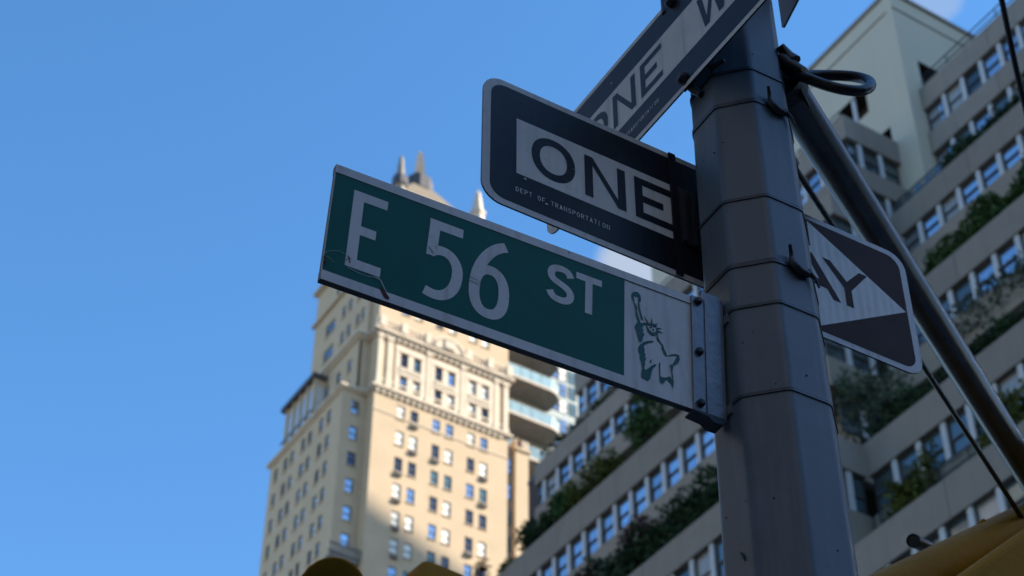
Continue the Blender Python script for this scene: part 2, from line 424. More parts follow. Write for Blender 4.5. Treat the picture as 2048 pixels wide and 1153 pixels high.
for (a, b, c, d) in ops: place_window(TW, a, YR+0.10, c, 0, b-a, WH, 'tower', tower_pane(False, rng))
mb = MB(); mb.box(64.95, XT-0.01, YR+0.45, 152.3, 60, 121.70); wpart('wing_body', mb, MT['stone'], TW)
MIDP = [(137.6, 138.4), (140.0, 140.9), (142.6, 143.5), (145.0, 145.8)]
ops = yop(MIDP, [127.3, 124.3])
mb = MB(); wall_mb(mb, (65.95, 0, 0), (0, -1, 0), (-1, 0, 0), -149.3, -YR, 121.75, 129.2, ops, 0.14)
wpart('shaded_wall', mb, MT['stone'], TW)
for (a, b, c, d) in ops: place_window(TW, 65.95+0.10, -a, c, RX, b-a, WH, 'tower', tower_pane(False, rng))
mb = MB(); mb.box(66.32, XT-0.01, YR, 149.3, 121.75, 129.19); wpart('wing_body', mb, MT['stone'], TW)
UPP = [(137.0, 137.75), (138.2, 138.95), (140.2, 141.0), (141.7, 142.5), (144.2, 146.4)]
ops = yop(UPP, [138.2, 134.5]) + yop([(138.0, 138.8), (143.6, 144.4)], [142.6])
mb = MB(); wall_mb(mb, (66.75, 0, 0), (0, -1, 0), (-1, 0, 0), -149.3, -YR, 129.2, 145.2, ops, 0.14)
wpart('shaded_wall', mb, MT['stone'], TW)
for (a, b, c, d) in ops: place_window(TW, 66.75+0.10, -a, c, RX, b-a, WH, 'tower', tower_pane(False, rng))
mb = MB(); mb.box(67.10, XT-0.003, YR, 149.3, 129.2, 145.15); mb.poly([(66.75, YR, 129.2), (67.1, YR, 129.2), (67.1, YR, 145.2), (66.75, YR, 145.2)]); wpart('wing_body', mb, MT['stone'], TW)
# cornices wrapping the steps
def cornice(z, h, out, m, steps=2, dent=True, path=None, x1=83.15):
    mb = MB()
    for s in range(steps):
        o = out*(s+1)/steps; za, zb = z+h*s/steps, z+h*(s+1)/steps
        # front piece, corner return, shaded side
        mb.box(XT-o, x1+o, YT-o, YT-0.004, za, zb)
        mb.box(XT-o, XT-0.004, YT-0.004, YR-o-0.002, za, zb)
        xs, ye = path
        mb.box(xs-o, XT-0.004, YR-o, YR-0.004, za, zb)
        mb.box(xs-o, xs-0.004, YR-0.004, ye+o, za, zb)
    if dent:
        for k in range(int((x1-XT)/0.7)):
            mb.box(XT+0.1+k*0.7, XT+0.45+k*0.7, YT-out*0.55, YT-0.006, z-0.28, z-0.003)
    return wpart('cornice', mb, m, TW)
cornice(121.55, 0.5, 0.42, MT['terra'], path=(64.5, 152.3))
cornice(128.95, 0.65, 0.55, MT['terra'], path=(65.95, 149.3))
cornice(140.2, 0.4, 0.35, MT['stone'], 1, False, path=(66.75, 149.3))
cornice(144.9, 0.6, 0.5, MT['stone'], 2, False, path=(66.75, 149.3))
mb = MB(); mb.box(XT-0.06, 83.15, YT-0.10, YT-0.005, 123.0, 123.2); mb.box(XT-0.06, 83.15, YT-0.08, YT-0.005, 119.0, 119.12); wpart('string_course', mb, MT['terra'], TW)
# pale carved panels around the window pairs between the cornices
for (a, b) in ((69.35, 72.95), (73.6, 77.1), (77.75, 81.25)):
    mb = MB()
    po = [(x0, x1, zt-WH-0.02, zt+0.02) for zt in (127.4, 124.35) for (x0, x1) in COLS if a < x0 < b]
    wall_mb(mb, (0, YT-0.12, 0), (1, 0, 0), (0, -1, 0), a, b, 122.3, 128.35, po, 0.12)
    for (x0, x1, y0, y1) in ((a, a, 122.3, 128.35), (b, b, 122.3, 128.35)):
        mb.poly([(x0, YT-0.12, y0), (x0, YT, y0), (x0, YT, y1), (x0, YT-0.12, y1)])
    mb.poly([(a, YT-0.12, 128.35), (b, YT-0.12, 128.35), (b, YT, 128.35), (a, YT, 128.35)])
    wpart('terracotta_panel', mb, MT['terra'], TW)
    # carved aprons below and a hood above the pairs
    for zt in (127.4, 124.35):
        mb = MB(); mb.box(a+0.35, b-0.35, YT-0.20, YT-0.124, zt+0.10, zt+0.28); wpart('window_hood', mb, MT['terra'], TW)
        mb = MB(); mb.box(a+0.42, b-0.42, YT-0.17, YT-0.124, zt-WH-0.78, zt-WH-0.16)
        for k in range(7): mb.box(a+0.47+k*0.38, a+0.68+k*0.38, YT-0.22, YT-0.165, zt-WH-0.72, zt-WH-0.22)
        wpart('carved_apron', mb, MT['terra'], TW)
for (a, b) in ((67.25, 67.75), (68.35, 68.95), (73.05, 73.5), (77.2, 77.65), (81.35, 81.9), (82.5, 83.1)):
    mb = MB(); mb.box(a, b, YT-0.18, YT-0.004, 122.28, 128.4); mb.box(a-0.1, b+0.1, YT-0.28, YT-0.002, 128.4, 128.88)
    mb.box(a-0.08, b+0.08, YT-0.26, YT-0.003, 122.26, 122.75)
    wpart('pilaster', mb, MT['terra'], TW)
# balustrade and arched pediment above the upper cornice
mb = MB()
mb.box(XT-0.5, 83.5, YT-0.55, YT-0.35, 130.55, 130.75)
for k in range(46):
    x = XT-0.4+k*0.36
    mb.tube([(x, YT-0.45, 129.66), (x, YT-0.45, 129.9), (x, YT-0.45, 130.2), (x, YT-0.45, 130.54)], [0.07, 0.12, 0.07, 0.09], 6)
for x in (67.4, 70.0, 72.9, 77.9, 80.6, 83.0): mb.box(x-0.35, x+0.35, YT-0.66, YT-0.25, 129.66, 131.1)
wpart('balustrade', mb, MT['terra'], TW)
mb = MB()
arc = [(75.4+2.1*math.cos(t), 129.66+1.9*math.sin(t)) for t in [math.pi*k/16 for k in range(17)]]
mb.prism(arc, lambda u, v, w: (u, YT-0.06-w, v), 0.62)
for k in range(1, 16):
    t = math.pi*k/16; mb.box(75.4+1.75*math.cos(t)-0.1, 75.4+1.75*math.cos(t)+0.1, YT-0.82, YT-0.685, 129.66+1.55*math.sin(t)-0.1, 129.66+1.55*math.sin(t)+0.1)
mb.box(74.8, 76.0, YT-0.85, YT-0.685, 129.9, 130.9)
wpart('pediment', mb, MT['terra'], TW)
# air conditioners and stains below windows
for (ci, zt) in ((0, 114.1), (0, 110.9), (1, 120.6), (2, 117.35), (4, 107.6), (5, 114.1), (0, 107.6), (0, 104.4), (3, 104.4), (5, 117.35), (1, 117.35)):
    a, b = COLS[ci]; mb = MB(); mb.box(a+0.1, b-0.1, YT-0.30, YT-0.005, zt-WH-0.62, zt-WH-0.2)
    for q in range(4): mb.box(a+0.14, b-0.14, YT-0.325, YT-0.303, zt-WH-0.58+q*0.1, zt-WH-0.53+q*0.1)
    wpart('air_conditioner', mb, MT['stone_dark'], TW)
# balcony ledge low on the shaded return
mb = MB(); mb.box(64.0, 67.6, 134.9, YR-0.003, 100.6, 101.0); mb.box(63.85, 67.7, 134.75, 135.0, 101.02, 101.35); mb.box(63.85, 67.7, 134.7, 134.9, 102.0, 102.15)
for k in range(9): mb.box(63.95+k*0.44, 64.1+k*0.44, 134.76, 134.88, 101.35, 102.0)
wpart('balcony', mb, MT['stone_dark'], TW)
# roof stage with hipped roof and finials
mb = MB(); mb.box(68.0, 81.9, 135.6, 148.6, 145.52, 151.0); mb.box(67.8, 82.2, 135.4, 148.8, 151.0, 151.5)
wpart('attic', mb, MT['stone'], TW)
mb = MB(); base = [(68.2, 136.4, 151.5), (81.7, 136.4, 151.5), (81.7, 148.4, 151.5), (68.2, 148.4, 151.5)]
top = [(73.9, 141.1, 160.4), (76.9, 141.1, 160.4), (76.9, 144.1, 160.4), (73.9, 144.1, 160.4)]
for i in range(4):
    j = (i+1) % 4; mb.poly([base[i], base[j], top[j], top[i]])
mb.poly(top); mb.poly(base[::-1])
wpart('hipped_roof', mb, MT['roof_tile'], TW)
def ring(x, y, z, r, n=8): return [(x+r*math.cos(2*math.pi*k/n+math.pi/8), y+r*math.sin(2*math.pi*k/n+math.pi/8), z) for k in range(n)]
mb = MB()
def stack(prof, x, y, n=8):
    for (z0, r0), (z1, r1) in zip(prof[:-1], prof[1:]):
        a, b = ring(x, y, z0, r0, n), ring(x, y, z1, r1, n)
        for k in range(n): mb.poly([a[k], a[(k+1) % n], b[(k+1) % n], b[k]])
    mb.poly(ring(x, y, prof[-1][0], prof[-1][1], n))
stack([(160.4, 1.75), (162.4, 1.75), (162.5, 1.2), (163.4, 1.0)], 75.4, 142.6)
wpart('lantern', mb, MT['lead'], TW)
mb = MB(); stack([(163.4, 0.95), (167.3, 0.42), (167.9, 0.05)], 75.4, 142.6, 4); wpart('finial', mb, MT['finial_grey'], TW)
for (x, y, zb, zt, r, m) in ((70.0, 137.0, 151.5, 159.4, 0.62, 'finial_grey'), (79.95, 136.2, 151.5, 158.3, 0.72, 'terra')):
    mb = MB(); stack([(zb, r*1.3), (zb+2.6, r*1.15), (zb+2.7, r*1.35), (zb+3.1, r*1.35), (zb+3.2, r), (zt-0.6, r*0.45), (zt, 0.04)], x, y, 6)
    wpart('finial', mb, MT[m], TW)
mb = MB(); stack([(154.3, 0.95), (155.6, 0.9), (155.9, 0.5)], 70.0, 137.0, 8); wpart('finial_collar', mb, MT['lead'], TW)
# glazed penthouse on the lower wing's back
mb = MB(); mb.box(64.75, 66.0, 143.2, 150.2, 122.3, 127.0, 0); mb.box(64.2, 66.2, 142.9, 150.6, 127.9, 128.45, 1)
for k in range(5): mb.box(64.55, 64.74, 143.2+k*1.6, 143.5+k*1.6, 122.3, 127.9, 2)
mb.box(64.40, 64.50, 143.0, 150.4, 123.4, 123.55, 1); mb.box(64.77, 66.0, 143.2, 150.2, 127.0, 127.9, 2)
wpart('penthouse', mb, [MT['glass_pale'], MT['lead'], MT['stone']], TW)
# narrow lit wing to the right with a strip of dark windows
mb = MB(); mb.box(84.6, 86.2, 135.0, 148, 60, 121.3); mb.box(84.45, 86.4, 134.8, 148, 121.3, 121.6); mb.box(84.6, 86.2, 135.0, 148, 121.6, 122.8); wpart('side_wing', mb, MT['stone'], TW)
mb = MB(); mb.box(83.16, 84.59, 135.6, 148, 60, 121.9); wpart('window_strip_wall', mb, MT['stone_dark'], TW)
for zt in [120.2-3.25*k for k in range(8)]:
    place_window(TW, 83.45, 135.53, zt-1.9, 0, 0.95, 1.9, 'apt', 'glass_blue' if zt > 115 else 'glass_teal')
for k in range(9):
    mb = MB(); mb.box(84.9+k*0.13-0.0, 84.97+k*0.13, 134.9, 134.99, 121.7, 122.7); wpart('carved_frieze', mb, MT['rust'] if k < 3 else MT['terra'], TW)

# ------------------------------------------------------------------ balcony tower behind
GT = thing('balcony_tower', 'pale residential tower with deep balconies and glass railings, behind the tan stone tower', 'tower', (98, 155, 0))
YG = 148.4
mb = MB(); mb.box(84.5, 103.0, YG, 172, 50, 152); wpart('wall', mb, MT['bal_wall'], GT)
lev = [151.3, 145.7, 140.75, 135.2, 129.6, 124.0]
for i, z in enumerate(lev):
    mb = MB()
    # rounded balcony slab
    outl = [(84.6, YG-0.003), (84.6, 145.0), (95.8, 145.0)] + [(95.8+1.9*math.sin(t), 146.9-1.9*math.cos(t)) for t in [math.pi/2*k/5 for k in range(1, 6)]] + [(97.7, YG-0.003)]
    lo = [(x, y, z) for x, y in outl]; hi = [(x, y, z+0.40) for x, y in outl]
    n = len(outl)
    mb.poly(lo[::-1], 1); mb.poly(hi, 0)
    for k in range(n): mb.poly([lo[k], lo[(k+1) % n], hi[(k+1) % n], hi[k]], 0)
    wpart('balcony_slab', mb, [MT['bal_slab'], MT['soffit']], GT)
    mb = MB(); pts = outl[1:-1]
    for k in range(len(pts)-1):
        (xa, ya), (xb, yb) = pts[k], pts[k+1]
        segs = 8 if k == 0 else 1
        for s_ in range(segs):
            x0, x1 = xa+(xb-xa)*(s_+0.03)/segs, xa+(xb-xa)*(s_+0.97)/segs
            y0, y1 = ya+(yb-ya)*(s_+0.03)/segs, ya+(yb-ya)*(s_+0.97)/segs
            mb.faces([(x0, y0+0.05, z+0.41), (x1, y1+0.05, z+0.41), (x1, y1+0.05, z+1.85), (x0, y0+0.05, z+1.85), (x0, y0+0.09, z+0.41), (x1, y1+0.09, z+0.41), (x1, y1+0.09, z+1.85), (x0, y0+0.09, z+1.85)], [(0,1,2,3),(4,7,6,5),(3,2,6,7)], 0)
    wpart('glass_railing', mb, MT['bal_glass'], GT)
    mb = MB()
    for k in range(len(pts)-1): mb.tube([(pts[k][0], pts[k][1]+0.07, z+1.9), (pts[k+1][0], pts[k+1][1]+0.07, z+1.9)], 0.05, 5)
    wpart('handrail', mb, MT['bal_slab'], GT)
    for k in range(8):
        x = 85.2+k*1.5
        place_window(GT, x, YG-0.08, z+0.7, 0, 1.3, 3.3, 'apt', ['glass_blue', 'glass_teal', 'blind', 'glass_blue'][(k*3+i) % 4])
    for (x, w, pn) in ((97.85, 1.15, 'glass_blue'), (99.15, 1.0, 'blind'), (100.5, 1.1, 'glass_teal')):
        place_window(GT, x, YG-0.08, z+0.6, 0, w, 1.9, 'apt', pn)
        place_window(GT, x, YG-0.08, z+3.1, 0, w, 1.9, 'apt', 'glass_blue' if pn == 'blind' else 'glass_teal')
# dark brick house in the gap
DB = thing('brick_building', 'dark brick building seen as a thin sliver between the tan tower and the terraced apartments', 'building', (70, 105, 0))
mb = MB(); mb.box(71.5, 84, 104, 112, 0, 97.5); wpart('wall', mb, MT['dkbrick'], DB)
mb = MB(); mb.box(71.4, 84, 103.9, 112, 97.5, 97.9); wpart('roof', mb, MT['lead'], DB)
for k in range(6): place_window(DB, 71.9, 103.92, 94-k*3.1, 0, 0.8, 1.5, 'apt', 'glass_dark')

# ------------------------------------------------------------------ terraced apartment building
AP = thing('apartment_building', 'stepped concrete apartment building with strip windows, white columns and planted terraces', 'apartment building', (50, 35, 0))
rng = random.Random(5)
PITCH = 1.175; CW = 0.22
COLM = {}
def column(parent, x, y, z0, z1, facing):
    key = (round(z1-z0, 2), facing)
    if key not in COLM:
        COLM[key] = MB().box(0, 0.09, -CW, 0, 0, z1-z0).mesh('column', [MT['pilaster']]) if facing == 'x' else MB().box(0, CW, 0, 0.09, 0, z1-z0).mesh('column', [MT['pilaster']])
    b = parent.location
    link('column', COLM[key], parent, (x-b.x, y-b.y, z0-b.z))
def apt_pane(z, y):
    k = rng.random()
    if z > 45: return 'glass_apt' if k < 0.82 else ('glass_apt_dark' if k < 0.93 else 'blind_apt')
    return 'glass_apt' if k < 0.33 else ('glass_apt_dark' if k < 0.93 else 'blind_apt')
def row_x(X, ya, yb, head, sill, y_ref, dim=0.0):
    """a strip of windows and columns in a facade that faces -X; columns at y_ref + k*PITCH (their upper-y edge)"""
    h = head-sill
    k = math.floor((yb-y_ref)/PITCH); y = y_ref+k*PITCH
    ys = []
    while y-CW > ya: ys.append(y); y -= PITCH
    for i, yc in enumerate(ys):
        column(AP, X+0.07, yc, sill, head, 'x')
        wy = yc-CW      # window spans down to the next column
        w = PITCH-CW
        if wy-w < ya-0.01: continue
        p = apt_pane(head, wy)
        if rng.random() < dim: p = 'glass_apt_dark'
        place_window(AP, X+0.18, wy-0.004, sill, RX, w-0.008, h, 'apt', p)
    if ys and yb-ys[0] > 0.25:
        place_window(AP, X+0.18, yb-0.06, sill, RX, min(PITCH-CW, yb-ys[0]-0.07), h, 'apt', apt_pane(head, yb))
def row_y(Y, xa, xb, head, sill, x_ref):
    h = head-sill; k = math.ceil((xa-x_ref)/PITCH); x = x_ref+k*PITCH
    if x-xa > 0.3: place_window(AP, xa+0.05, Y+0.18, sill, 0, x-xa-0.06, h, 'apt', 'glass_apt_dark')
    while x+CW < xb:
        column(AP, x, Y+0.07, sill, head, 'y')
        w = min(PITCH-CW, xb-(x+CW)-0.02)
        if w > 0.3: place_window(AP, x+CW+0.004, Y+0.18, sill, 0, w-0.008, h, 'apt', 'glass_apt_dark' if rng.random() < 0.7 else 'glass_apt')
        x += PITCH
def fascia(X, ya, yb, z0, z1, th=0.55, name='parapet', m='conc'):
    # precast panels with open joints; alike pieces share a mesh
    n = max(1, round((yb-ya)/4.7)); L_ = (yb-ya)/n
    me = MB().box(0, th, 0, L_-0.025, 0, z1-z0).mesh(name, [MT[m]])
    b = AP.location
    for k in range(n): link(name, me, AP, (X-b.x+rng.uniform(-0.006, 0.006), ya+k*L_-b.y, z0-b.z))

# core
Xk, Yk, ZK = 45.68, 39.5, 72.3
mb = MB()
wall_mb(mb, (Xk, 0, 0), (0, -1, 0), (-1, 0, 0), -59.3, -Yk, 30, ZK, [(-43.95, -42.05, 66.3, 68.0), (-41.5, -40.95, 62.6, 64.3), (-46.2, -44.75, 66.3, 67.4)], 0.9, 0, 1)
wall_mb(mb, (0, Yk, 0), (1, 0, 0), (0, -1, 0), Xk, 62, 30, ZK, [(46.72, 48.3, 65.95, 68.05)], 0.9, 0, 1)
mb.poly([(Xk, Yk, ZK), (62, Yk, ZK), (62, 59.3, ZK), (Xk, 59.3, ZK)])
mb.poly([(Xk, 59.3, 30), (Xk, 59.3, ZK), (62, 59.3, ZK), (62, 59.3, 30)])
mb.poly([(62, Yk, 30), (62, 59.3, 30), (62, 59.3, ZK), (62, Yk, ZK)])
wpart('core_wall', mb, [MT['beige'], MT['brownbrick']], AP)
mb = MB(); mb.box(Xk-0.10, 62, Yk-0.10, 59.4, ZK+0.002, ZK+0.22); wpart('roof_coping', mb, MT['conc_wall'], AP)
mb = MB(); mb.box(Xk+0.9, Xk+1.0, 40.5, 47, 62, 69); mb.box(46.5, 49, Yk+0.9, Yk+1.0, 65, 69); wpart('recess_back', mb, MT['brownbrick'], AP)
column(AP, Xk+0.05, 43.1, 66.3, 68.0, 'x')
mb = MB(); mb.box(Xk-0.05, Xk-0.003, 39.9, 59.2, 71.2, 71.26); mb.box(Xk, 58, Yk-0.05, Yk-0.003, 71.2, 71.26); wpart('joint_line', mb, MT['conc_wall'], AP)

# right wing: tier 1 (two flush rows)
RS = 26.5
fascia(46.4, RS, Yk-0.003, 64.45, 65.85)
row_x(46.4, RS, Yk, 64.45, 62.9, 38.37)
fascia(46.4, RS, Yk-0.003, 61.65, 62.9, name='spandrel')
row_x(46.4, RS, Yk, 61.65, 60.1, 38.40)
fascia(46.4, RS, Yk-0.003, 57.0, 60.1, name='spandrel', m='conc_wall')
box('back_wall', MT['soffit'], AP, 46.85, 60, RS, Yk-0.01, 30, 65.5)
box('roof_deck', MT['roof'], AP, 46.96, 60, RS, Yk-0.02, 65.5, 65.7)
# tier 3
fascia(44.2, RS, 40.58, 56.1, 57.5); row_x(44.2, RS, 40.58, 56.1, 54.8, 39.22)
fascia(44.2, RS, 40.58, 53.4, 54.8, name='spandrel', m='conc_wall')
box('terrace_slab', MT['conc_wall'], AP, 44.76, 46.39, RS, 40.57, 56.1, 56.5)
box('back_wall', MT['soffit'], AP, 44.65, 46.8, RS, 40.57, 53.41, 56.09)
box('back_wall', MT['conc_wall'], AP, 45.7, 46.8, RS, 39.4, 45, 53.38)
row_x(45.2, RS, 39.4, 53.0, 51.3, 39.1, 0.7)
# tier 4
fascia(41.15, RS, 39.28, 48.15, 49.52); row_x(41.15, RS, 39.28, 48.15, 46.7, 38.07, 0.35)
fascia(41.15, RS, 39.28, 45.2, 46.7, name='spandrel', m='conc_wall')
box('terrace_slab', MT['conc_wall'], AP, 41.72, 45.69, RS, 39.27, 48.15, 48.55)
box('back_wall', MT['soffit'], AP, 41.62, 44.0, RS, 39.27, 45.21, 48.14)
box('back_wall', MT['conc_wall'], AP, 43.0, 44.0, RS, 39.2, 36, 45.18)
row_x(42.5, RS, 39.2, 44.6, 42.9, 38.6, 0.85)
# tier 5
fascia(36.95, RS, 36.9, 38.75, 40.1); row_x(36.95, RS, 36.9, 38.75, 37.15, 35.81, 0.55)
fascia(36.95, RS, 36.9, 35.2, 37.15, name='ledge_wall', m='ledge')
box('terrace_slab', MT['conc_wall'], AP, 37.52, 43.0, RS, 36.89, 38.75, 39.1)
box('back_wall', MT['soffit'], AP, 37.42, 39.0, RS, 36.89, 35.21, 38.74)
# tier 6
fascia(34.1, RS, 35.6, 32.6, 33.95); row_x(34.1, RS, 35.6, 32.6, 31.1, 32.82, 0.85)
fascia(34.1, RS, 35.6, 29.0, 31.1, name='spandrel', m='conc_wall')
box('terrace_slab', MT['conc_wall'], AP, 34.67, 38.9, RS, 35.59, 32.6, 33.0)
box('back_wall', MT['soffit'], AP, 34.57, 36.0, RS, 35.59, 29.0, 32.59)
box('base_wall', MT['conc_wall'], AP, 35.3, 60, RS, 34, 0, 32)

# left wing: tiers step out in X and forward in Y
def end_wall(Y, xa, xb, z0, z1, th=0.5, name='parapet', m='conc'):
    box(name, MT[m], AP, xa, xb, Y, Y+th, z0, z1)
LE = 62.2
# tier 2 (two flush rows)
fascia(42.5, 40.7, LE, 61.65, 63.05); row_x(42.5, 41.2, LE, 61.65, 60.1, 61.5)
fascia(42.5, 40.7, LE, 58.9, 60.1, name='spandrel'); row_x(42.5, 41.2, LE, 58.9, 57.2, 61.5)
fascia(42.5, 40.7, LE, 55.5, 57.2, name='spandrel', m='conc_wall')
end_wall(40.7, 43.06, 45.66, 61.65, 63.05); row_y(40.7, 42.6, 45.6, 61.65, 60.1, 43.2)
end_wall(40.7, 43.06, 45.66, 58.9, 60.1, name='spandrel'); row_y(40.7, 42.6, 45.6, 58.9, 57.2, 43.2)
end_wall(40.7, 43.06, 45.66, 55.5, 57.2, name='spandrel', m='conc_wall')
box('back_wall', MT['soffit'], AP, 42.95, 45.6, 41.25, LE-0.1, 50, 62.6)
box('terrace_slab', MT['roof'], AP, 43.07, 45.6, 41.22, LE-0.1, 62.6, 62.75)
# tier 3
fascia(40.9, 40.6, 63.5, 56.1, 57.3); row_x(40.9, 41.1, 63.5, 56.1, 54.72, 62.9)
fascia(40.9, 40.6, 63.5, 53.5, 54.72, name='spandrel', m='conc_wall')
end_wall(40.6, 41.46, 44.19, 56.1, 57.3); row_y(40.6, 41.0, 44.1, 56.1, 54.72, 42.0)
end_wall(40.6, 41.46, 44.19, 53.4, 54.72, name='spandrel', m='conc_wall')
box('back_wall', MT['soffit'], AP, 41.35, 44.0, 41.15, 63.4, 53.51, 56.09)
box('back_wall', MT['conc_wall'], AP, 42.1, 45, 40.9, 63.3, 45, 53.48)
box('terrace_slab', MT['conc_wall'], AP, 41.46, 42.9, 41.11, 63.4, 56.1, 56.4)
row_x(41.55, 41.5, 63.2, 53.2, 51.5, 62.9, 0.4); row_y(40.45, 41.0, 44.1, 53.0, 51.4, 42.0)
# tier 4
fascia(38.2, 39.3, 66.5, 47.9, 49.45); row_x(38.2, 39.8, 66.5, 47.9, 46.3, 66.27)
fascia(38.2, 39.3, 66.5, 44.9, 46.3, name='spandrel', m='conc_wall')
end_wall(39.3, 38.76, 41.14, 47.9, 49.45); row_y(39.3, 38.3, 41.1, 47.9, 46.3, 39.3)
end_wall(39.3, 38.76, 41.14, 44.9, 46.3, name='spandrel', m='conc_wall')
box('back_wall', MT['soffit'], AP, 38.65, 41.1, 39.85, 66.4, 44.91, 47.89)
box('back_wall', MT['conc_wall'], AP, 39.6, 42, 39.6, 66.3, 36, 44.88)
box('terrace_slab', MT['conc_wall'], AP, 38.76, 42.1, 39.81, 66.4, 47.9, 48.4)
row_y(39.2, 38.5, 41.1, 44.6, 43.0, 39.5)
# tier 5
fascia(34.8, 36.9, 66.5, 38.75, 40.05); row_x(34.8, 37.4, 66.5, 38.75, 36.9, 45.30)
fascia(34.8, 36.9, 66.5, 34.5, 36.9, name='spandrel', m='conc_wall')
end_wall(36.9, 35.36, 36.94, 38.75, 40.05); row_y(36.9, 34.9, 36.9, 38.75, 37.1, 34.9)
end_wall(36.9, 35.36, 36.94, 34.5, 37.1, name='spandrel', m='conc_wall')
box('back_wall', MT['soffit'], AP, 35.25, 37, 37.45, 66.4, 34.51, 38.74)
box('terrace_slab', MT['conc_wall'], AP, 35.36, 39.6, 37.41, 66.4, 38.75, 39.1)
box('base_wall', MT['conc_wall'], AP, 35.9, 60, 37.0, 66.3, 0, 34.4)

# railings (thin rails and posts)
def railing(X, ya, yb, z0, h, step=1.2, panel=None, rails=2):
    mb = MB()
    n = int((yb-ya)/step)
    for k in range(n+1): y = ya+(yb-ya)*k/n; mb.box(X-0.02, X+0.02, y-0.02, y+0.02, z0, z0+h)
    for q in range(rails): zz = z0+h*(q+1)/rails; mb.box(X-0.025, X+0.025, ya, yb, zz-0.025, zz+0.02)
    o = wpart('railing', mb, MT['rail'], AP)
    if panel:
        mb = MB()
        for k in range(n): y = ya+(yb-ya)*k/n; mb.box(X-0.01, X+0.01, y+0.1, y+(yb-ya)/n-0.1, z0+0.1, z0+h-0.08)
        wpart('railing_panel', mb, MT[panel], AP)
    return o
railing(46.55, RS, 39.3, 65.85, 0.75, 1.5)
railing(44.4, 37.4, 40.4, 57.5, 0.75, 0.6, 'glass_apt_dark')
railing(42.7, 41, 62, 63.05, 0.6, 1.4)
railing(36.85, 20, 36.5, 36.3, 0.8, 1.3)
# plant boxes and clutter on the ledge
box('planter', MT['ledge'], AP, 36.55, 36.9, 20, 36.5, 35.6, 36.3)
box('roof_screen', MT['lead'], AP, 43.3, 43.6, 51.6, 55.6, 62.76, 63.85)

# ------------------------------------------------------------------ planting on the terraces
def leaf(mb, c, size, rg):
    d = Vector((rg.gauss(0, 1), rg.gauss(0, 1), rg.gauss(0, 0.8))).normalized()
    a = d.orthogonal().normalized(); a.rotate(Matrix.Rotation(rg.random()*6.28, 3, d)); b = d.cross(a)
    l, w = size*(0.7+0.6*rg.random()), size*(0.35+0.25*rg.random())
    mb.poly([c-a*l*0.5, c+b*w*0.5+a*l*0.05, c+a*l*0.5, c-b*w*0.5+a*l*0.05])
def foliage_blob(mb, c, rx, ry, rz, n, size, rg, seed=0.0):
    c = Vector(c); k = 0; tries = 0
    while k < n and tries < n*12:
        tries += 1
        p = Vector((rg.gauss(0, 0.5), rg.gauss(0, 0.5), rg.gauss(0, 0.5)))
        if p.length > 1.15: continue
        q = Vector((p.x*rx, p.y*ry, p.z*rz))
        dens = mnoise.noise((c+q)*1.6+Vector((seed, seed, 0)))
        if dens < -0.12 and rg.random() < 0.8: continue
        leaf(mb, c+q, size, rg); k += 1
def shrub(name, label, cat, base, h, blobs, n, size, m, group=None, seed=1):
    rg = random.Random(seed)
    t = thing(name, label, cat, base, group)
    mb = MB()
    for (dx, dy, dz, rx, ry, rz) in blobs:
        foliage_blob(mb, Vector(base)+Vector((dx, dy, dz)), rx, ry, rz, int(n*1.5), size*1.3, rg, seed)
    wpart('crown', mb, MT[m], t)
    mb = MB(); b = Vector(base)
    for (dx, dy, dz, rx, ry, rz) in blobs:
        mb.tube([b, b+Vector((dx*0.3, dy*0.3, dz*0.5)), b+Vector((dx, dy, dz+rz*0.3))], [0.07, 0.05, 0.02], 5)
    wpart('trunk', mb, MT['bark'], t)
    return t
G1 = 'shrubs and small trees on the middle left terrace'
shrub('terrace_tree', 'tallest bushy green tree on the terrace under the right end of the green street sign', 'tree', (38.9, 51.5, 49.2), 5,
      [(0, 0, 1.6, 0.9, 1.1, 1.0), (0.1, -0.3, 2.9, 0.7, 0.8, 1.0), (0, 0.5, 2.4, 0.8, 0.8, 0.9), (0, 0.1, 4.0, 0.5, 0.6, 0.7)], 420, 0.17, 'leaf', G1, 3)
shrub('terrace_shrub', 'loose light green shrub on the terrace, between the tall tree and the palm-like plant', 'shrub', (38.8, 55.0, 49.2), 3,
      [(0, 0, 1.7, 0.8, 1.3, 0.9), (0, 1.2, 1.3, 0.8, 1.0, 0.8), (0, -1.0, 1.2, 0.7, 0.9, 0.6)], 400, 0.17, 'leaf_olive', G1, 4)
shrub('terrace_shrub', 'spiky dark green shrub on the terrace beside the light green one', 'shrub', (38.8, 57.4, 49.2), 3,
      [(0, 0, 1.4, 0.7, 1.0, 0.9), (0, 0.8, 1.6, 0.5, 0.6, 0.8)], 380, 0.19, 'leaf', G1, 5)
shrub('terrace_shrub', 'broad dark shrub at the left end of the terrace against the lit tower', 'shrub', (38.8, 59.6, 49.2), 3,
      [(0, 0, 1.2, 0.8, 1.2, 0.8), (0, 1.1, 1.5, 0.6, 0.8, 0.8), (0, -0.9, 1.1, 0.6, 0.8, 0.6)], 380, 0.18, 'leaf_dark', G1, 6)
shrub('terrace_shrub', 'rust coloured autumn plant rising in front of the tower near the bottom edge', 'shrub', (38.5, 64.4, 49.2), 2,
      [(0, 0, 1.6, 0.35, 0.5, 0.7), (0, 0.35, 0.8, 0.4, 0.6, 0.5)], 170, 0.15, 'leaf_rust', G1, 8)
shrub('terrace_shrub', 'low yellow-green plant on the parapet at the foot of the lit tower wing', 'shrub', (38.5, 61.9, 49.0), 1,
      [(0, 0, 0.6, 0.4, 0.8, 0.4)], 240, 0.16, 'leaf_olive', G1, 9)
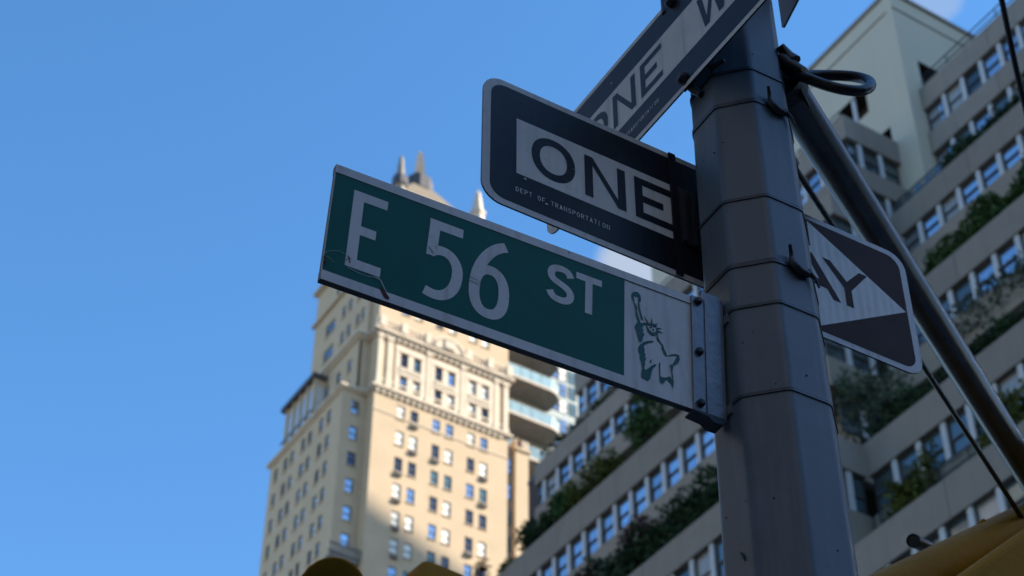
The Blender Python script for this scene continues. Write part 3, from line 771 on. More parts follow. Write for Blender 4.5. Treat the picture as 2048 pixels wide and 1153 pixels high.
def hedge(label, m, x0, x1, ya, yb, zb, zt, n, size, seed, drop=0.0, cat='hedge', name='hedge'):
    n = int(n*1.7); size *= 1.45
    rg = random.Random(seed)
    t = thing(name, label, cat, ((x0+x1)/2, (ya+yb)/2, zb))
    mb = MB()
    for _ in range(n):
        y = ya+(yb-ya)*rg.random(); x = x0+(x1-x0)*rg.random()
        top = zb+(zt-zb)*(0.72+0.42*mnoise.noise(Vector((y*0.7, seed, 0)))+0.12*mnoise.noise(Vector((y*2.3, seed, 5))))
        lo = zb-drop*max(0, 0.4+mnoise.noise(Vector((y*0.9, seed, 9))))
        z = lo+(top-lo)*(rg.random()**0.8)
        if mnoise.noise(Vector((x*1.5, y*1.5, z*1.5))) < -0.3 and rg.random() < 0.5: continue
        leaf(mb, Vector((x, y, z)), size, rg)
    wpart('foliage', mb, MT[m], t)
    for k in range(max(1, int((yb-ya)/1.5))):
        y = ya+k*1.5+0.3; mb = MB(); mb.tube([((x0+x1)/2, y, zb), ((x0+x1)/2+0.1, y+0.15, zb+(zt-zb)*0.7)], [0.05, 0.02], 5)
        wpart('stem', mb, MT['bark'], t)
    return t
hedge('long dense dark hedge along the lowest terrace left of the pole', 'leaf_dark', 34.95, 36.4, 37.5, 53.0, 39.6, 43.1, 7000, 0.19, 11, 0.5)
hedge('reddish shrub poking through the top of the dark hedge left of the pole', 'leaf_red', 34.9, 35.5, 46.6, 48.6, 41.6, 43.0, 170, 0.14, 12, 0.1, 'shrub', 'red_shrub')
hedge('small red-leaved shrub at the lower end of the dark hedge near the bottom edge', 'leaf_red', 34.9, 35.5, 50.4, 51.6, 41.2, 42.7, 150, 0.14, 19, 0.1, 'shrub', 'red_shrub')
hedge('thin row of plants on the second terrace above the tall tree', 'leaf_dark', 41.0, 41.6, 44.0, 63.2, 57.0, 58.5, 2200, 0.17, 13)
hedge('dark hanging hedge in the inner corner between the pole and the mast arm', 'leaf_dark', 37.05, 38.2, 28.5, 36.9, 39.7, 41.5, 3000, 0.16, 14, 0.3)
hedge('grey-green climber spreading over the end wall behind the arrow sign', 'leaf_grey', 37.3, 38.3, 35.2, 38.5, 41.3, 44.8, 520, 0.15, 15)
hedge('bushy hedge on the upper right terrace to the right of the mast arm', 'leaf', 41.25, 42.2, 30.8, 36.6, 49.1, 51.6, 2600, 0.18, 16)
hedge('narrow green planting under the second window row at the upper right', 'leaf_dark', 44.3, 44.9, 31.0, 37.3, 57.2, 58.9, 1700, 0.17, 17)
hedge('olive green plants growing across the windows between mast arm and pole', 'leaf_olive', 36.5, 36.95, 33.6, 35.9, 36.3, 38.3, 420, 0.17, 18)
hedge('olive green plants by the windows right of the mast arm at the right edge', 'leaf_olive', 36.5, 36.95, 29.2, 31.6, 36.3, 38.2, 420, 0.17, 20)
hedge('dark green plants growing in front of the middle right window row', 'leaf_grey', 40.7, 41.3, 30.0, 35.5, 45.6, 47.4, 450, 0.16, 21, 0.4)
hedge('row of green plants on the end wall terrace behind the arrow sign', 'leaf_dark', 38.3, 41.0, 38.7, 39.25, 44.2, 46.0, 420, 0.15, 22)

# ------------------------------------------------------------------ unseen blocks, added outside the frame to shade the corner or bounce light
def block(name, label, x0, x1, y0, y1, h, rot=0.0, piv=None, m='office'):
    t = thing(name, label, 'building', ((x0+x1)/2 if piv is None else piv[0], (y0+y1)/2 if piv is None else piv[1], 0))
    b = t.location; t.rotation_euler = (0, 0, rot)
    mb = MB(); mb.box(x0-b.x, x1-b.x, y0-b.y, y1-b.y, -0.1, h); mb.build('wall', MT[m], t)
    mb = MB()
    for k in range(int(h/3.6)-1):
        z = 3+k*3.6
        for j in range(int((y1-y0)/4)): yy = y0-b.y+1+j*4; mb.box(x0-b.x-0.06, x0-b.x-0.003, yy, yy+2.4, z, z+1.8); mb.box(x1-b.x+0.003, x1-b.x+0.06, yy, yy+2.4, z, z+1.8)
        for j in range(int((x1-x0)/4)): xx = x0-b.x+1+j*4; mb.box(xx, xx+2.4, y1-b.y+0.003, y1-b.y+0.06, z, z+1.8); mb.box(xx, xx+2.4, y0-b.y-0.06, y0-b.y-0.003, z, z+1.8)
    w = mb.build('window_band', MT['glass_dark'], t); w['kind'] = 'stuff'
    return t
th = rad(-12.9)  # turns the unseen tower so its roof edge casts the diagonal shadow
block('office_tower', 'tall plain office tower far along the side street, outside the frame to the right', 203.2-45, 203.2+32, 49.5-40, 49.5, 203.8, th, (203.2, 49.5))
block('rear_building', 'plain dark building right behind the terraced apartments, hidden by them', 64, 82, 8, 53, 88)
block('pale_building', 'pale sunlit building further up the avenue, outside the frame to the left', -50, -17, 75, 210, 84, m='office_pale')
block('office_annex', 'broad dark office block across the side street, outside the frame to the right', 100, 130, -85, -20.2, 84)
block('office_building', 'low dark office building across the side street, behind the viewer', -8, 75, -62, -24, 20, m='office_dark')
block('corner_building', 'dark corner building across the avenue, behind the viewer to the left', -60, -18, -100, -12, 85, m='office_dark')
block('avenue_building', 'dark building lining the far side of the avenue, outside the frame to the left', -50, -17, 0, 130, 26, m='office_dark')

# ------------------------------------------------------------------ street pole
PX, PY = 1.605, 1.788
PHI = rad(20.15)
def prad(z): return 0.0941+0.0109*(4-z)
PO = thing('street_pole', 'octagonal grey steel street pole carrying the signs', 'pole', (PX, PY, 0))
def octring(z, extra=0.0, bev=0.10):
    """octagon with slightly rounded corners"""
    r = prad(z)+extra; out = []
    for k in range(8):
        a = PHI+k*math.pi/4
        c = Vector((math.cos(a), math.sin(a)))*r
        p = Vector((math.cos(a-math.pi/4), math.sin(a-math.pi/4)))*r; q = Vector((math.cos(a+math.pi/4), math.sin(a+math.pi/4)))*r
        for t in (0.0, 0.25, 0.5, 0.75, 1.0):
            A = c+(p-c)*bev; B = c+(q-c)*bev
            v = A*(1-t)**2+c*2*t*(1-t)+B*t*t
            out.append((PX+v.x, PY+v.y, z))
    return out
mb = MB(); zs = [0.0, 0.6, 1.5, 2.5, 3.2, 3.6, 4.0, 4.4, 4.8, 5.6, 6.4]
rings = [octring(z) for z in zs]; n = len(rings[0])
mb.faces([p for rr in rings for p in rr], [(i*n+k, i*n+(k+1) % n, (i+1)*n+(k+1) % n, (i+1)*n+k) for i in range(len(zs)-1) for k in range(n)], 0)
mb.poly(rings[-1])
wpart('shaft', mb, MT['pole'], PO)
mb = MB(); mb.box(PX-0.22, PX+0.22, PY-0.22, PY+0.22, -0.12, 0.04); wpart('base_plate', mb, MT['pole'], PO)
def strap(z, parent, hgt=0.013, t=0.0022, m='strap'):
    mb = MB(); a = octring(z-hgt/2, t); b = octring(z+hgt/2, t); n = len(a)
    mb.faces(a+b, [(k, (k+1) % n, n+(k+1) % n, n+k) for k in range(n)])
    a2 = octring(z-hgt/2, -0.001); b2 = octring(z+hgt/2, -0.001)
    mb.faces(a+a2, [(k, n+k, n+(k+1) % n, (k+1) % n) for k in range(n)]); mb.faces(b+b2, [(k, (k+1) % n, n+(k+1) % n, n+k) for k in range(n)])
    return wpart('strap', mb, MT[m], parent)
def face_pt(k, s, z, off=0.0):
    """point on flat k of the pole (between ridge k and k+1), s in 0..1 across"""
    a, b = PHI+k*math.pi/4, PHI+(k+1)*math.pi/4
    A = Vector((math.cos(a), math.sin(a))); B = Vector((math.cos(b), math.sin(b)))
    p = (A*(1-s)+B*s)*prad(z); nrm = (A+B).normalized()
    p = p+nrm*off
    return Vector((PX+p.x, PY+p.y, z))
for i, z in enumerate((4.174, 4.088, 3.848, 3.697, 3.605, 3.424)):
    s_ = strap(z, PO, 0.006 if i in (0, 2, 4, 5) else 0.009)
    if z in (4.088, 3.697):
        # worm clip on the right hand flat, with a bent tail
        mb = MB()
        c = face_pt(5, 0.62, z, 0.007); a = face_pt(5, 0.42, z, 0.007); b = face_pt(5, 0.85, z, 0.006)
        mb.tube([a+Vector((0, 0, 0.012)), a, c+Vector((0, 0, -0.012)), b+Vector((0, 0, -0.01))], [0.005, 0.008, 0.009, 0.006], 6)
        mb.tube([a+Vector((0, 0, -0.002)), a+Vector((0, 0, 0.022)), a+Vector((-0.01, -0.01, 0.03))], [0.005, 0.004, 0.003], 6)
        mb.tube([b, b+Vector((0.012, -0.004, -0.018)), b+Vector((0.016, -0.004, -0.034))], [0.004, 0.003, 0.002], 6)
        bb = Vector(PO.location); mb.v = [(p[0]-bb.x, p[1]-bb.y, p[2]-bb.z) for p in mb.v]
        mb.build('buckle', MT['bolt'], s_)
# dent and drip marks in the paint
mb = MB(); pts = [face_pt(4-1, 0.55+0.13*math.sin(t*1.6), 3.155-0.022*t, 0.0012) for t in [k/6 for k in range(7)]]
mb.tube(pts, [0.0006, 0.0018, 0.0024, 0.0024, 0.002, 0.0014, 0.0006], 5)
wpart('weld_scar', mb, MT['bolt'], PO)
mb = MB(); rg = random.Random(9)
for _ in range(34):
    k = rg.choice((4, 5, 5, 3)); p = face_pt(k, 0.1+0.8*rg.random(), 2.9+1.4*rg.random(), 0.0006); q = 0.0006+0.0013*rg.random()**2
    mb.tube([p, p+Vector((0.0, 0.0, q*1.4))], [q, q*0.4], 5)
o = wpart('paint_specks', mb, MT['bolt'], PO); o['kind'] = 'stuff'

# ------------------------------------------------------------------ sign lettering
def bar(p, q, w):
    p, q = Vector(p), Vector(q); d = (q-p).normalized(); nn = Vector((-d.y, d.x))*w/2
    return [tuple(p-nn), tuple(q-nn), tuple(q+nn), tuple(p+nn)]
def stroke(pts, w):
    """ribbon along a path, with mitred sides"""
    pts = [Vector(p) for p in pts]; L_, R_ = [], []
    for i, p in enumerate(pts):
        t = (pts[min(i+1, len(pts)-1)]-pts[max(i-1, 0)]).normalized(); nn = Vector((-t.y, t.x))*w/2
        L_.append(tuple(p+nn)); R_.append(tuple(p-nn))
    return [[R_[i], R_[i+1], L_[i+1], L_[i]] for i in range(len(pts)-1)]
def arcp(cx, cy, rx, ry, a0, a1, n=18):
    return [(cx+rx*math.cos(rad(a0+(a1-a0)*k/n)), cy+ry*math.sin(rad(a0+(a1-a0)*k/n))) for k in range(n+1)]
def oval(cx, cy, rx, ry, e=2.3, a0=0, a1=360, n=40):
    out = []
    for k in range(n+1):
        t = rad(a0+(a1-a0)*k/n); c, s = math.cos(t), math.sin(t)
        out.append((cx+rx*math.copysign(abs(c)**(2/e), c), cy+ry*math.copysign(abs(s)**(2/e), s)))
    return out
def glyph(ch, x0, x1, y0, y1, w):
    """list of polygons (non-overlapping or tiny overlaps are separated by layers later)"""
    W, H = x1-x0, y1-y0; h = w/2
    if ch == 'E': return [[(x0, y0), (x1, y0), (x1, y0+w), (x0+w, y0+w), (x0+w, y0+H*0.5-h), (x1-W*0.24, y0+H*0.5-h), (x1-W*0.24, y0+H*0.5+h), (x0+w, y0+H*0.5+h), (x0+w, y1-w), (x1, y1-w), (x1, y1), (x0, y1)]]
    if ch == 'F': return [[(x0, y0), (x0+w, y0), (x0+w, y0+H*0.47-h), (x1-W*0.2, y0+H*0.47-h), (x1-W*0.2, y0+H*0.47+h), (x0+w, y0+H*0.47+h), (x0+w, y1-w), (x1, y1-w), (x1, y1), (x0, y1)]]
    if ch == 'T': c = (x0+x1)/2; return [[(c-h, y0), (c+h, y0), (c+h, y1-w), (x1, y1-w), (x1, y1), (x0, y1), (x0, y1-w), (c-h, y1-w)]]
    if ch == 'I': c = (x0+x1)/2; return [[(c-h, y0), (c+h, y0), (c+h, y1), (c-h, y1)]]
    if ch == 'N':
        d = w*1.15
        return [[(x0, y0), (x0+w, y0), (x0+w, y1-d*1.1), (x1-w, y0), (x1, y0), (x1, y1), (x1-w, y1), (x1-w, y0+d*1.1), (x0+w, y1), (x0, y1)]]
    if ch == 'A':
        c = (x0+x1)/2; k = w*1.08
        return [[(x0, y0), (x0+k, y0), (x0+k+W*0.085, y0+H*0.22), (x1-k-W*0.085, y0+H*0.22), (x1-k, y0), (x1, y0), (c+k/2, y1), (c-k/2, y1), ],
                ]
    if ch == 'Y':
        c = (x0+x1)/2; k = w*1.12
        return [[(c-h, y0), (c+h, y0), (c+h, y0+H*0.43), (x1, y1), (x1-k, y1), (c, y0+H*0.62), (x0+k, y1), (x0, y1), (c-h, y0+H*0.43)]]
    if ch == 'W':
        k = w*0.95; c = (x0+x1)/2; a, b = x0+W*0.27, x1-W*0.27
        return [[(x0, y1), (a-k/2, y0), (a+k/2, y0), (c, y1-H*0.30), (b-k/2, y0), (b+k/2, y0), (x1, y1), (x1-k, y1), (b, y0+H*0.27), (c+k*0.45, y1), (c-k*0.45, y1), (a, y0+H*0.27), (x0+k, y1)]]
    if ch == 'O': return stroke(oval((x0+x1)/2, (y0+y1)/2, W/2-h, H/2-h, 2.15), w)
    if ch == 'D':
        return stroke([(x0+h, y0+h)]+[(x0+h, y1-h)]+arcp(x0+W*0.45, (y0+y1)/2, W*0.55-h, H/2-h, 90, -90, 10)+[(x0+h, y0+h)], w)
    if ch == 'P': return [[(x0, y0), (x0+w, y0), (x0+w, y1), (x0, y1)]]+stroke([(x0+w, y1-h)]+arcp(x0+W*0.55, y1-H*0.27, W*0.45-h, H*0.27-h, 90, -90, 8)+[(x0+w, y1-H*0.54+h)], w)
    if ch == 'R': return glyph('P', x0, x1, y0, y1, w)+[bar((x0+W*0.5, y1-H*0.54), (x1-h, y0), w)]
    if ch == 'S':
        r1, r2 = H*0.25, H*0.27
        return stroke(oval((x0+x1)/2, y1-r1+h*0.3-h*0.3, W/2-h, r1-h+0.0, 2.1, 25, 200, 16)[:] + oval((x0+x1)/2, y0+r2, W/2-h, r2-h, 2.1, 75, -160, 18)[2:], w)
    return []
def s_path(x0, x1, y0, y1, w):
    """a smooth S centre line"""
    h = w/2; cx = (x0+x1)/2; W = x1-x0-w; H = y1-y0-w
    P = [(0.96, 0.80), (0.86, 0.925), (0.70, 0.985), (0.50, 1.0), (0.28, 0.975), (0.11, 0.90), (0.045, 0.78), (0.085, 0.665), (0.22, 0.585), (0.42, 0.53), (0.64, 0.475), (0.84, 0.40), (0.955, 0.29), (0.955, 0.17), (0.86, 0.07), (0.68, 0.012), (0.48, 0.0), (0.27, 0.02), (0.11, 0.085), (0.0, 0.21)]
    pts = [(x0+h+a*W, y0+h+b*H) for a, b in P]
    return smooth(pts)
def smooth(pts, k=4):
    pts = [Vector(p) for p in pts]; out = []
    for i in range(len(pts)-1):
        p0, p1, p2, p3 = pts[max(i-1, 0)], pts[i], pts[i+1], pts[min(i+2, len(pts)-1)]
        for j in range(k):
            t = j/k
            out.append(tuple(0.5*((2*p1)+(-p0+p2)*t+(2*p0-5*p1+4*p2-p3)*t*t+(-p0+3*p1-3*p2+p3)*t**3)))
    out.append(tuple(pts[-1])); return out

class Plane:
    def __init__(s, c, e, n):
        s.c = Vector(c); s.e = Vector(e).normalized(); s.n = Vector(n).normalized()
        s.n = (s.n-s.e*s.n.dot(s.e)).normalized(); s.u = s.n.cross(s.e)
    def __call__(s, a, b, w=0.0): return s.c+s.e*a+s.u*b+s.n*w
def flat(mb, pl, polys, w, m=0):
    for i, p in enumerate(polys):
        ww = w+0.00006*(i % 3)
        q = [pl(a, b, ww) for a, b in p]
        # keep faces turned to the reader
        A = sum(p[k][0]*p[(k+1) % len(p)][1]-p[(k+1) % len(p)][0]*p[k][1] for k in range(len(p)))
        mb.poly(q if A > 0 else q[::-1], m)
def rrect(x0, x1, y0, y1, r, n=8):
    out = []
    for cx, cy, a0 in ((x1-r, y1-r, 0), (x0+r, y1-r, 90), (x0+r, y0+r, 180), (x1-r, y0+r, 270)):
        out += [(cx+r*math.cos(rad(a0+90*k/n)), cy+r*math.sin(rad(a0+90*k/n))) for k in range(n+1)]
    return out
def tess(mb, pl, poly, w, m=0):
    from mathutils.geometry import tessellate_polygon
    tri = tessellate_polygon([[Vector((a, b, 0)) for a, b in poly]])
    for t in tri:
        a, b, c = [poly[i] for i in t]
        if (b[0]-a[0])*(c[1]-a[1])-(c[0]-a[0])*(b[1]-a[1]) < 0: b, c = c, b
        mb.poly([pl(*a, w), pl(*b, w), pl(*c, w)], m)

# ------------------------------------------------------------------ green street name sign
SG = thing('street_name_sign', 'green street name sign lettered E 56 ST with a statue emblem at its right end', 'street sign', (1.448, 1.792, 3.50))
pl = Plane((1.1385, 1.8192, 3.5203), (0.996, -0.0871, -0.0196), (-0.0879, -0.9951, -0.0445))
HW, HH = 0.3108, 0.1130
mb = MB(); mb.prism([(-HW-0.0005, -HH), (0.330, -HH), (0.330, HH), (-HW, HH)], lambda a, b, w: pl(a, b, w-0.007), 0.007, 0, 1)
wpart('panel', mb, [MT['white'], MT['edge']], SG)
# extruded rails top and bottom (the blade's thick edges)
mb = MB()
for y0, y1 in ((HH-0.0155, HH+0.0005), (-HH-0.0010, -HH+0.0165)):
    mb.prism([(-HW, y0), (0.318, y0), (0.318, y1), (-HW, y1)], lambda a, b, w: pl(a, b, w-0.010), 0.0115, 0, 1)
wpart('rail', mb, [MT['white'], MT['edge']], SG)
mb = MB(); mb.prism([(-HW+0.0015, -HH+0.0170), (0.1905, -HH+0.0170), (0.1905, HH-0.0160), (-HW+0.0015, HH-0.0160)], lambda a, b, w: pl(a, b, w+0.0002), 0.0005); wpart('green_field', mb, MT['green'], SG)
def letter(name_polys, m, parent, plane, w=0.0012):
    mb = MB()
    for p in name_polys:
        if len(p) > 4: tess(mb, plane, p, w)
        else: flat(mb, plane, [p], w+0.00004*(name_polys.index(p) % 3))
    return wpart('letter', mb, MT[m], parent)
letter(glyph('E', -0.2770, -0.2210, -0.0738, 0.0760, 0.0175), 'white', SG, pl)
# 5
y0, y1 = -0.0767, 0.0758
five = smooth([(-0.1465, 0.0085), (-0.136, 0.0165), (-0.122, 0.0185), (-0.110, 0.0130), (-0.1015, 0.0005), (-0.0985, -0.0160), (-0.1010, -0.0380), (-0.1095, -0.0560), (-0.1220, -0.0665), (-0.1360, -0.0690), (-0.1500, -0.0660)])
body = [[(-0.1500, 0.0758), (-0.1500, 0.0582), (-0.0940, 0.0582), (-0.0940, 0.0758)], [(-0.1500, 0.0582), (-0.1520, 0.0030), (-0.1425, 0.0035), (-0.1345, 0.0140), (-0.1325, 0.0582)]]
letter(body+stroke(five, 0.0178), 'white', SG, pl)
# 6
six = smooth([(-0.0200, 0.0715), (-0.0330, 0.0640), (-0.0470, 0.0490), (-0.0590, 0.0270), (-0.0670, 0.0010), (-0.0695, -0.0270)])
loop = oval(-0.0445, -0.0275, 0.0250, 0.0425, 2.35)
letter(stroke(six, 0.0180)+stroke(loop, 0.0180), 'white', SG, pl)
letter(stroke(s_path(0.0512, 0.1018, 0.0005, 0.0765, 0.0128), 0.0128), 'white', SG, pl)
letter(glyph('T', 0.1034, 0.1494, 0.0, 0.0760, 0.0127), 'white', SG, pl)
# statue emblem, printed flat in green on the white end panel
EMB = {'torch': [(0.2032,0.0702),(0.2046,0.075),(0.2092,0.0791),(0.2146,0.0807),(0.218,0.0779),(0.2202,0.0712),(0.2197,0.0634),(0.2173,0.0609),(0.2149,0.0645),(0.2166,0.0697),(0.2133,0.0721),(0.2086,0.0712),(0.2068,0.0656),(0.2086,0.0611),(0.2079,0.0586),(0.205,0.0619),(0.2036,0.0658)],
'arm_l': [(0.2069,0.0596),(0.2106,0.0544),(0.2133,0.0495),(0.213,0.0411),(0.2149,0.0329),(0.2172,0.0265),(0.2186,0.0211),(0.2159,0.0185),(0.2133,0.0249),(0.2113,0.033),(0.2106,0.0431),(0.2093,0.0516)],
'arm_r': [(0.2149,0.0592),(0.2175,0.0588),(0.2183,0.0493),(0.2202,0.0411),(0.2226,0.0331),(0.2239,0.0277),(0.2223,0.0263),(0.2199,0.032),(0.2181,0.0402),(0.2162,0.0484),(0.2157,0.0542)],
'shoulder': [(0.2093,0.0092),(0.2126,0.0164),(0.2172,0.0205),(0.2219,0.0195),(0.2245,0.0161),(0.2219,0.0106),(0.2245,0.0072),(0.2228,0.0014),(0.2267,0.0008),(0.2238,-0.0063),(0.2222,-0.0157),(0.2192,-0.0191),(0.2172,-0.0177),(0.2152,-0.0097),(0.2133,-0.0032),(0.2119,0.0022),(0.21,0.0058)],
'band': [(0.2239,0.0218),(0.2319,0.0247),(0.2399,0.0268),(0.2472,0.0275),(0.2492,0.0246),(0.2472,0.022),(0.2425,0.0227),(0.2358,0.0222),(0.2292,0.0198),(0.2245,0.0191)],
's1': [(0.2259,0.0375),(0.2343,0.026),(0.2319,0.0243)],
's2': [(0.2402,0.0388),(0.2412,0.0273),(0.2388,0.0266)],
's3': [(0.2506,0.0311),(0.2472,0.0253),(0.2452,0.0263)],
's4': [(0.2586,0.024),(0.2485,0.0191),(0.2485,0.0214)],
's5': [(0.2612,0.0161),(0.2505,0.014),(0.2511,0.0165)],
'hair': [(0.2298,0.0175),(0.2325,0.0171),(0.2351,0.0115),(0.2384,0.0099),(0.2431,0.0096),(0.2471,0.0119),(0.2491,0.0172),(0.2485,0.0206),(0.2505,0.0177),(0.2507,0.0119),(0.2477,0.007),(0.2417,0.0036),(0.2371,0.0049),(0.2331,0.0085),(0.2312,0.0129)],
'eye': [(0.2358,0.0185),(0.2405,0.0199),(0.2401,0.018),(0.2365,0.0171)],
'nose': [(0.2425,0.0182),(0.2441,0.0151),(0.2425,0.013),(0.2414,0.0141)],
'fold': [(0.2192,-0.0242),(0.2251,-0.0167),(0.2317,-0.0122),(0.2421,-0.007),(0.2426,-0.0087),(0.2343,-0.0135),(0.2277,-0.0193),(0.2231,-0.027),(0.2172,-0.0308),(0.2179,-0.0262)],
'neck': [(0.2494,0.0099),(0.2508,0.0105),(0.2506,0.003),(0.2543,-0.0021),(0.2596,-0.0081),(0.2615,-0.0124),(0.2602,-0.0134),(0.2576,-0.0089),(0.2532,-0.004),(0.2493,-0.0005)],
'body': [(0.2179,-0.0254),(0.2225,-0.0214),(0.2267,-0.019),(0.2251,-0.0255),(0.227,-0.0319),(0.2257,-0.0368),(0.2283,-0.0387),(0.2274,-0.0448),(0.2296,-0.0482),(0.2266,-0.0537),(0.2276,-0.0591),(0.2256,-0.067),(0.2278,-0.0704),(0.2328,-0.0663),(0.2394,-0.0581),(0.2466,-0.0516),(0.2479,-0.0529),(0.2433,-0.058),(0.24,-0.0643),(0.238,-0.0722),(0.2373,-0.0781),(0.236,-0.0843),(0.2327,-0.0884),(0.2275,-0.0876),(0.2213,-0.0869),(0.221,-0.0802),(0.223,-0.0694),(0.2217,-0.0599),(0.2185,-0.0512),(0.2191,-0.0437),(0.2159,-0.0378),(0.2161,-0.0312)],
'right': [(0.2575,-0.0133),(0.2609,-0.0127),(0.2641,-0.0187),(0.2673,-0.0269),(0.2653,-0.0292),(0.2621,-0.0239),(0.2582,-0.0174)],
'small': [(0.2375,-0.0466),(0.2388,-0.0461),(0.2388,-0.0518),(0.2374,-0.0527)],
'hand': [(0.268,-0.0266),(0.2767,-0.0207),(0.2848,-0.0171),(0.2894,-0.0175),(0.2903,-0.0244),(0.2879,-0.0326),(0.2831,-0.0381),(0.2784,-0.0414),(0.277,-0.0499),(0.2762,-0.0552),(0.2747,-0.0551),(0.274,-0.0482),(0.2718,-0.0433),(0.2744,-0.0415),(0.2764,-0.0429),(0.2798,-0.0358),(0.2833,-0.0264),(0.2867,-0.02),(0.2834,-0.0196),(0.2767,-0.0225)],
'book': [(0.2529,-0.0463),(0.2546,-0.0457),(0.2547,-0.0714),(0.2576,-0.0731),(0.2655,-0.0708),(0.2728,-0.0659),(0.2747,-0.0694),(0.276,-0.0732),(0.2787,-0.0715),(0.2779,-0.0796),(0.2774,-0.0869),(0.2759,-0.0832),(0.274,-0.0782),(0.2707,-0.0766),(0.2668,-0.0732),(0.2635,-0.0766),(0.2615,-0.0802),(0.2588,-0.0848),(0.2569,-0.0834),(0.2549,-0.0841),(0.2536,-0.0789)],
'edge': [(0.2752,-0.0549),(0.2763,-0.0545),(0.278,-0.0681),(0.2787,-0.0715),(0.2767,-0.0715)]}
mb = MB()
for i, p in enumerate(EMB.values()):
    tess(mb, pl, p, 0.0006+0.00005*(i % 4))
    flat(mb, pl, stroke(p+[p[0]], 0.0007), 0.00085+0.00004*(i % 4))
wpart('statue_emblem', mb, MT['teal'], SG)
# cracks and peeling at the lower left
mb = MB()
for pts, w in (([(-0.3108,-0.0658),(-0.3025,-0.058),(-0.2877,-0.0516),(-0.2789,-0.0538)], 0.0007), ([(-0.3104,-0.0694),(-0.301,-0.071),(-0.2927,-0.0759)], 0.0007),
               ([(-0.2726,-0.0766),(-0.2568,-0.0792),(-0.2412,-0.08),(-0.229,-0.0767)], 0.0011), ([(-0.229,-0.0767),(-0.2204,-0.0778),(-0.2157,-0.0851),(-0.212,-0.091),(-0.208,-0.097)], 0.0022)):
    flat(mb, pl, stroke(smooth(pts, 3), w), 0.0016)
wpart('crack', mb, MT['scratch'], SG)
mb = MB(); tess(mb, pl, [(-0.2190,-0.0917),(-0.2110,-0.0960),(-0.2028,-0.1057),(-0.2040,-0.1100),(-0.2103,-0.1089),(-0.2175,-0.0989)], 0.0021)
for cx, cy, r_ in ((-0.2715, -0.0600, 0.0026), (-0.2735, -0.0565, 0.0016), (-0.2700, -0.0650, 0.0018), (-0.2755, -0.0640, 0.0013), (-0.3085, -0.0725, 0.0030), (-0.3075, -0.0820, 0.0035), (0.0885, 0.1085, 0.0016)):
    tess(mb, pl, [(cx+r_*math.cos(t)*(0.7+0.5*((k*7) % 3)/2), cy+r_*math.sin(t)) for k, t in enumerate([2*math.pi*j/7 for j in range(7)])], 0.0022)
wpart('rust_spot', mb, MT['rust'], SG)
# bracket: flange with three bolts, channel, straps' lugs
mb = MB()
mb.prism([(0.3120, -0.1165), (0.3350, -0.1165), (0.3350, 0.1125), (0.3120, 0.1125)], lambda a, b, w: pl(a, b, w+0.0018), 0.004)
mb.prism([(0.3352, -0.1190), (0.3640, -0.1190), (0.3640, 0.1260), (0.3352, 0.1260)], lambda a, b, w: pl(a, b, w-0.020), 0.028)
mb.prism([(0.3642, -0.1190), (0.3720, -0.1190), (0.3720, 0.1260), (0.3642, 0.1260)], lambda a, b, w: pl(a, b, w-0.020), 0.024)
wpart('bracket', mb, MT['bracket'], SG)
mb = MB()
mb.prism([(0.308, -0.1215), (0.335, -0.1245), (0.345, -0.1320), (0.362, -0.1320), (0.368, -0.1192), (0.308, -0.1192)], lambda a, b, w: pl(a, b, w-0.016), 0.026)
wpart('bracket_foot', mb, MT['bolt'], SG)
for b_ in (0.1030, -0.0005, -0.1020):
    mb = MB(); P0 = pl(0.3232, b_, 0.0058)
    mb.tube([P0, P0+pl.n*0.0045, P0+pl.n*0.0075], [0.0068, 0.0068, 0.004], 10)
    wpart('bolt', mb, MT['bolt'], SG)
for b_ in (0.083, -0.0985):
    mb = MB(); mb.prism([(0.3725, b_-0.008), (0.398, b_-0.008), (0.398, b_+0.010), (0.3725, b_+0.010)], lambda a, b, w: pl(a, b, w+0.004), 0.012)
    wpart('lug', mb, MT['bracket'], SG)

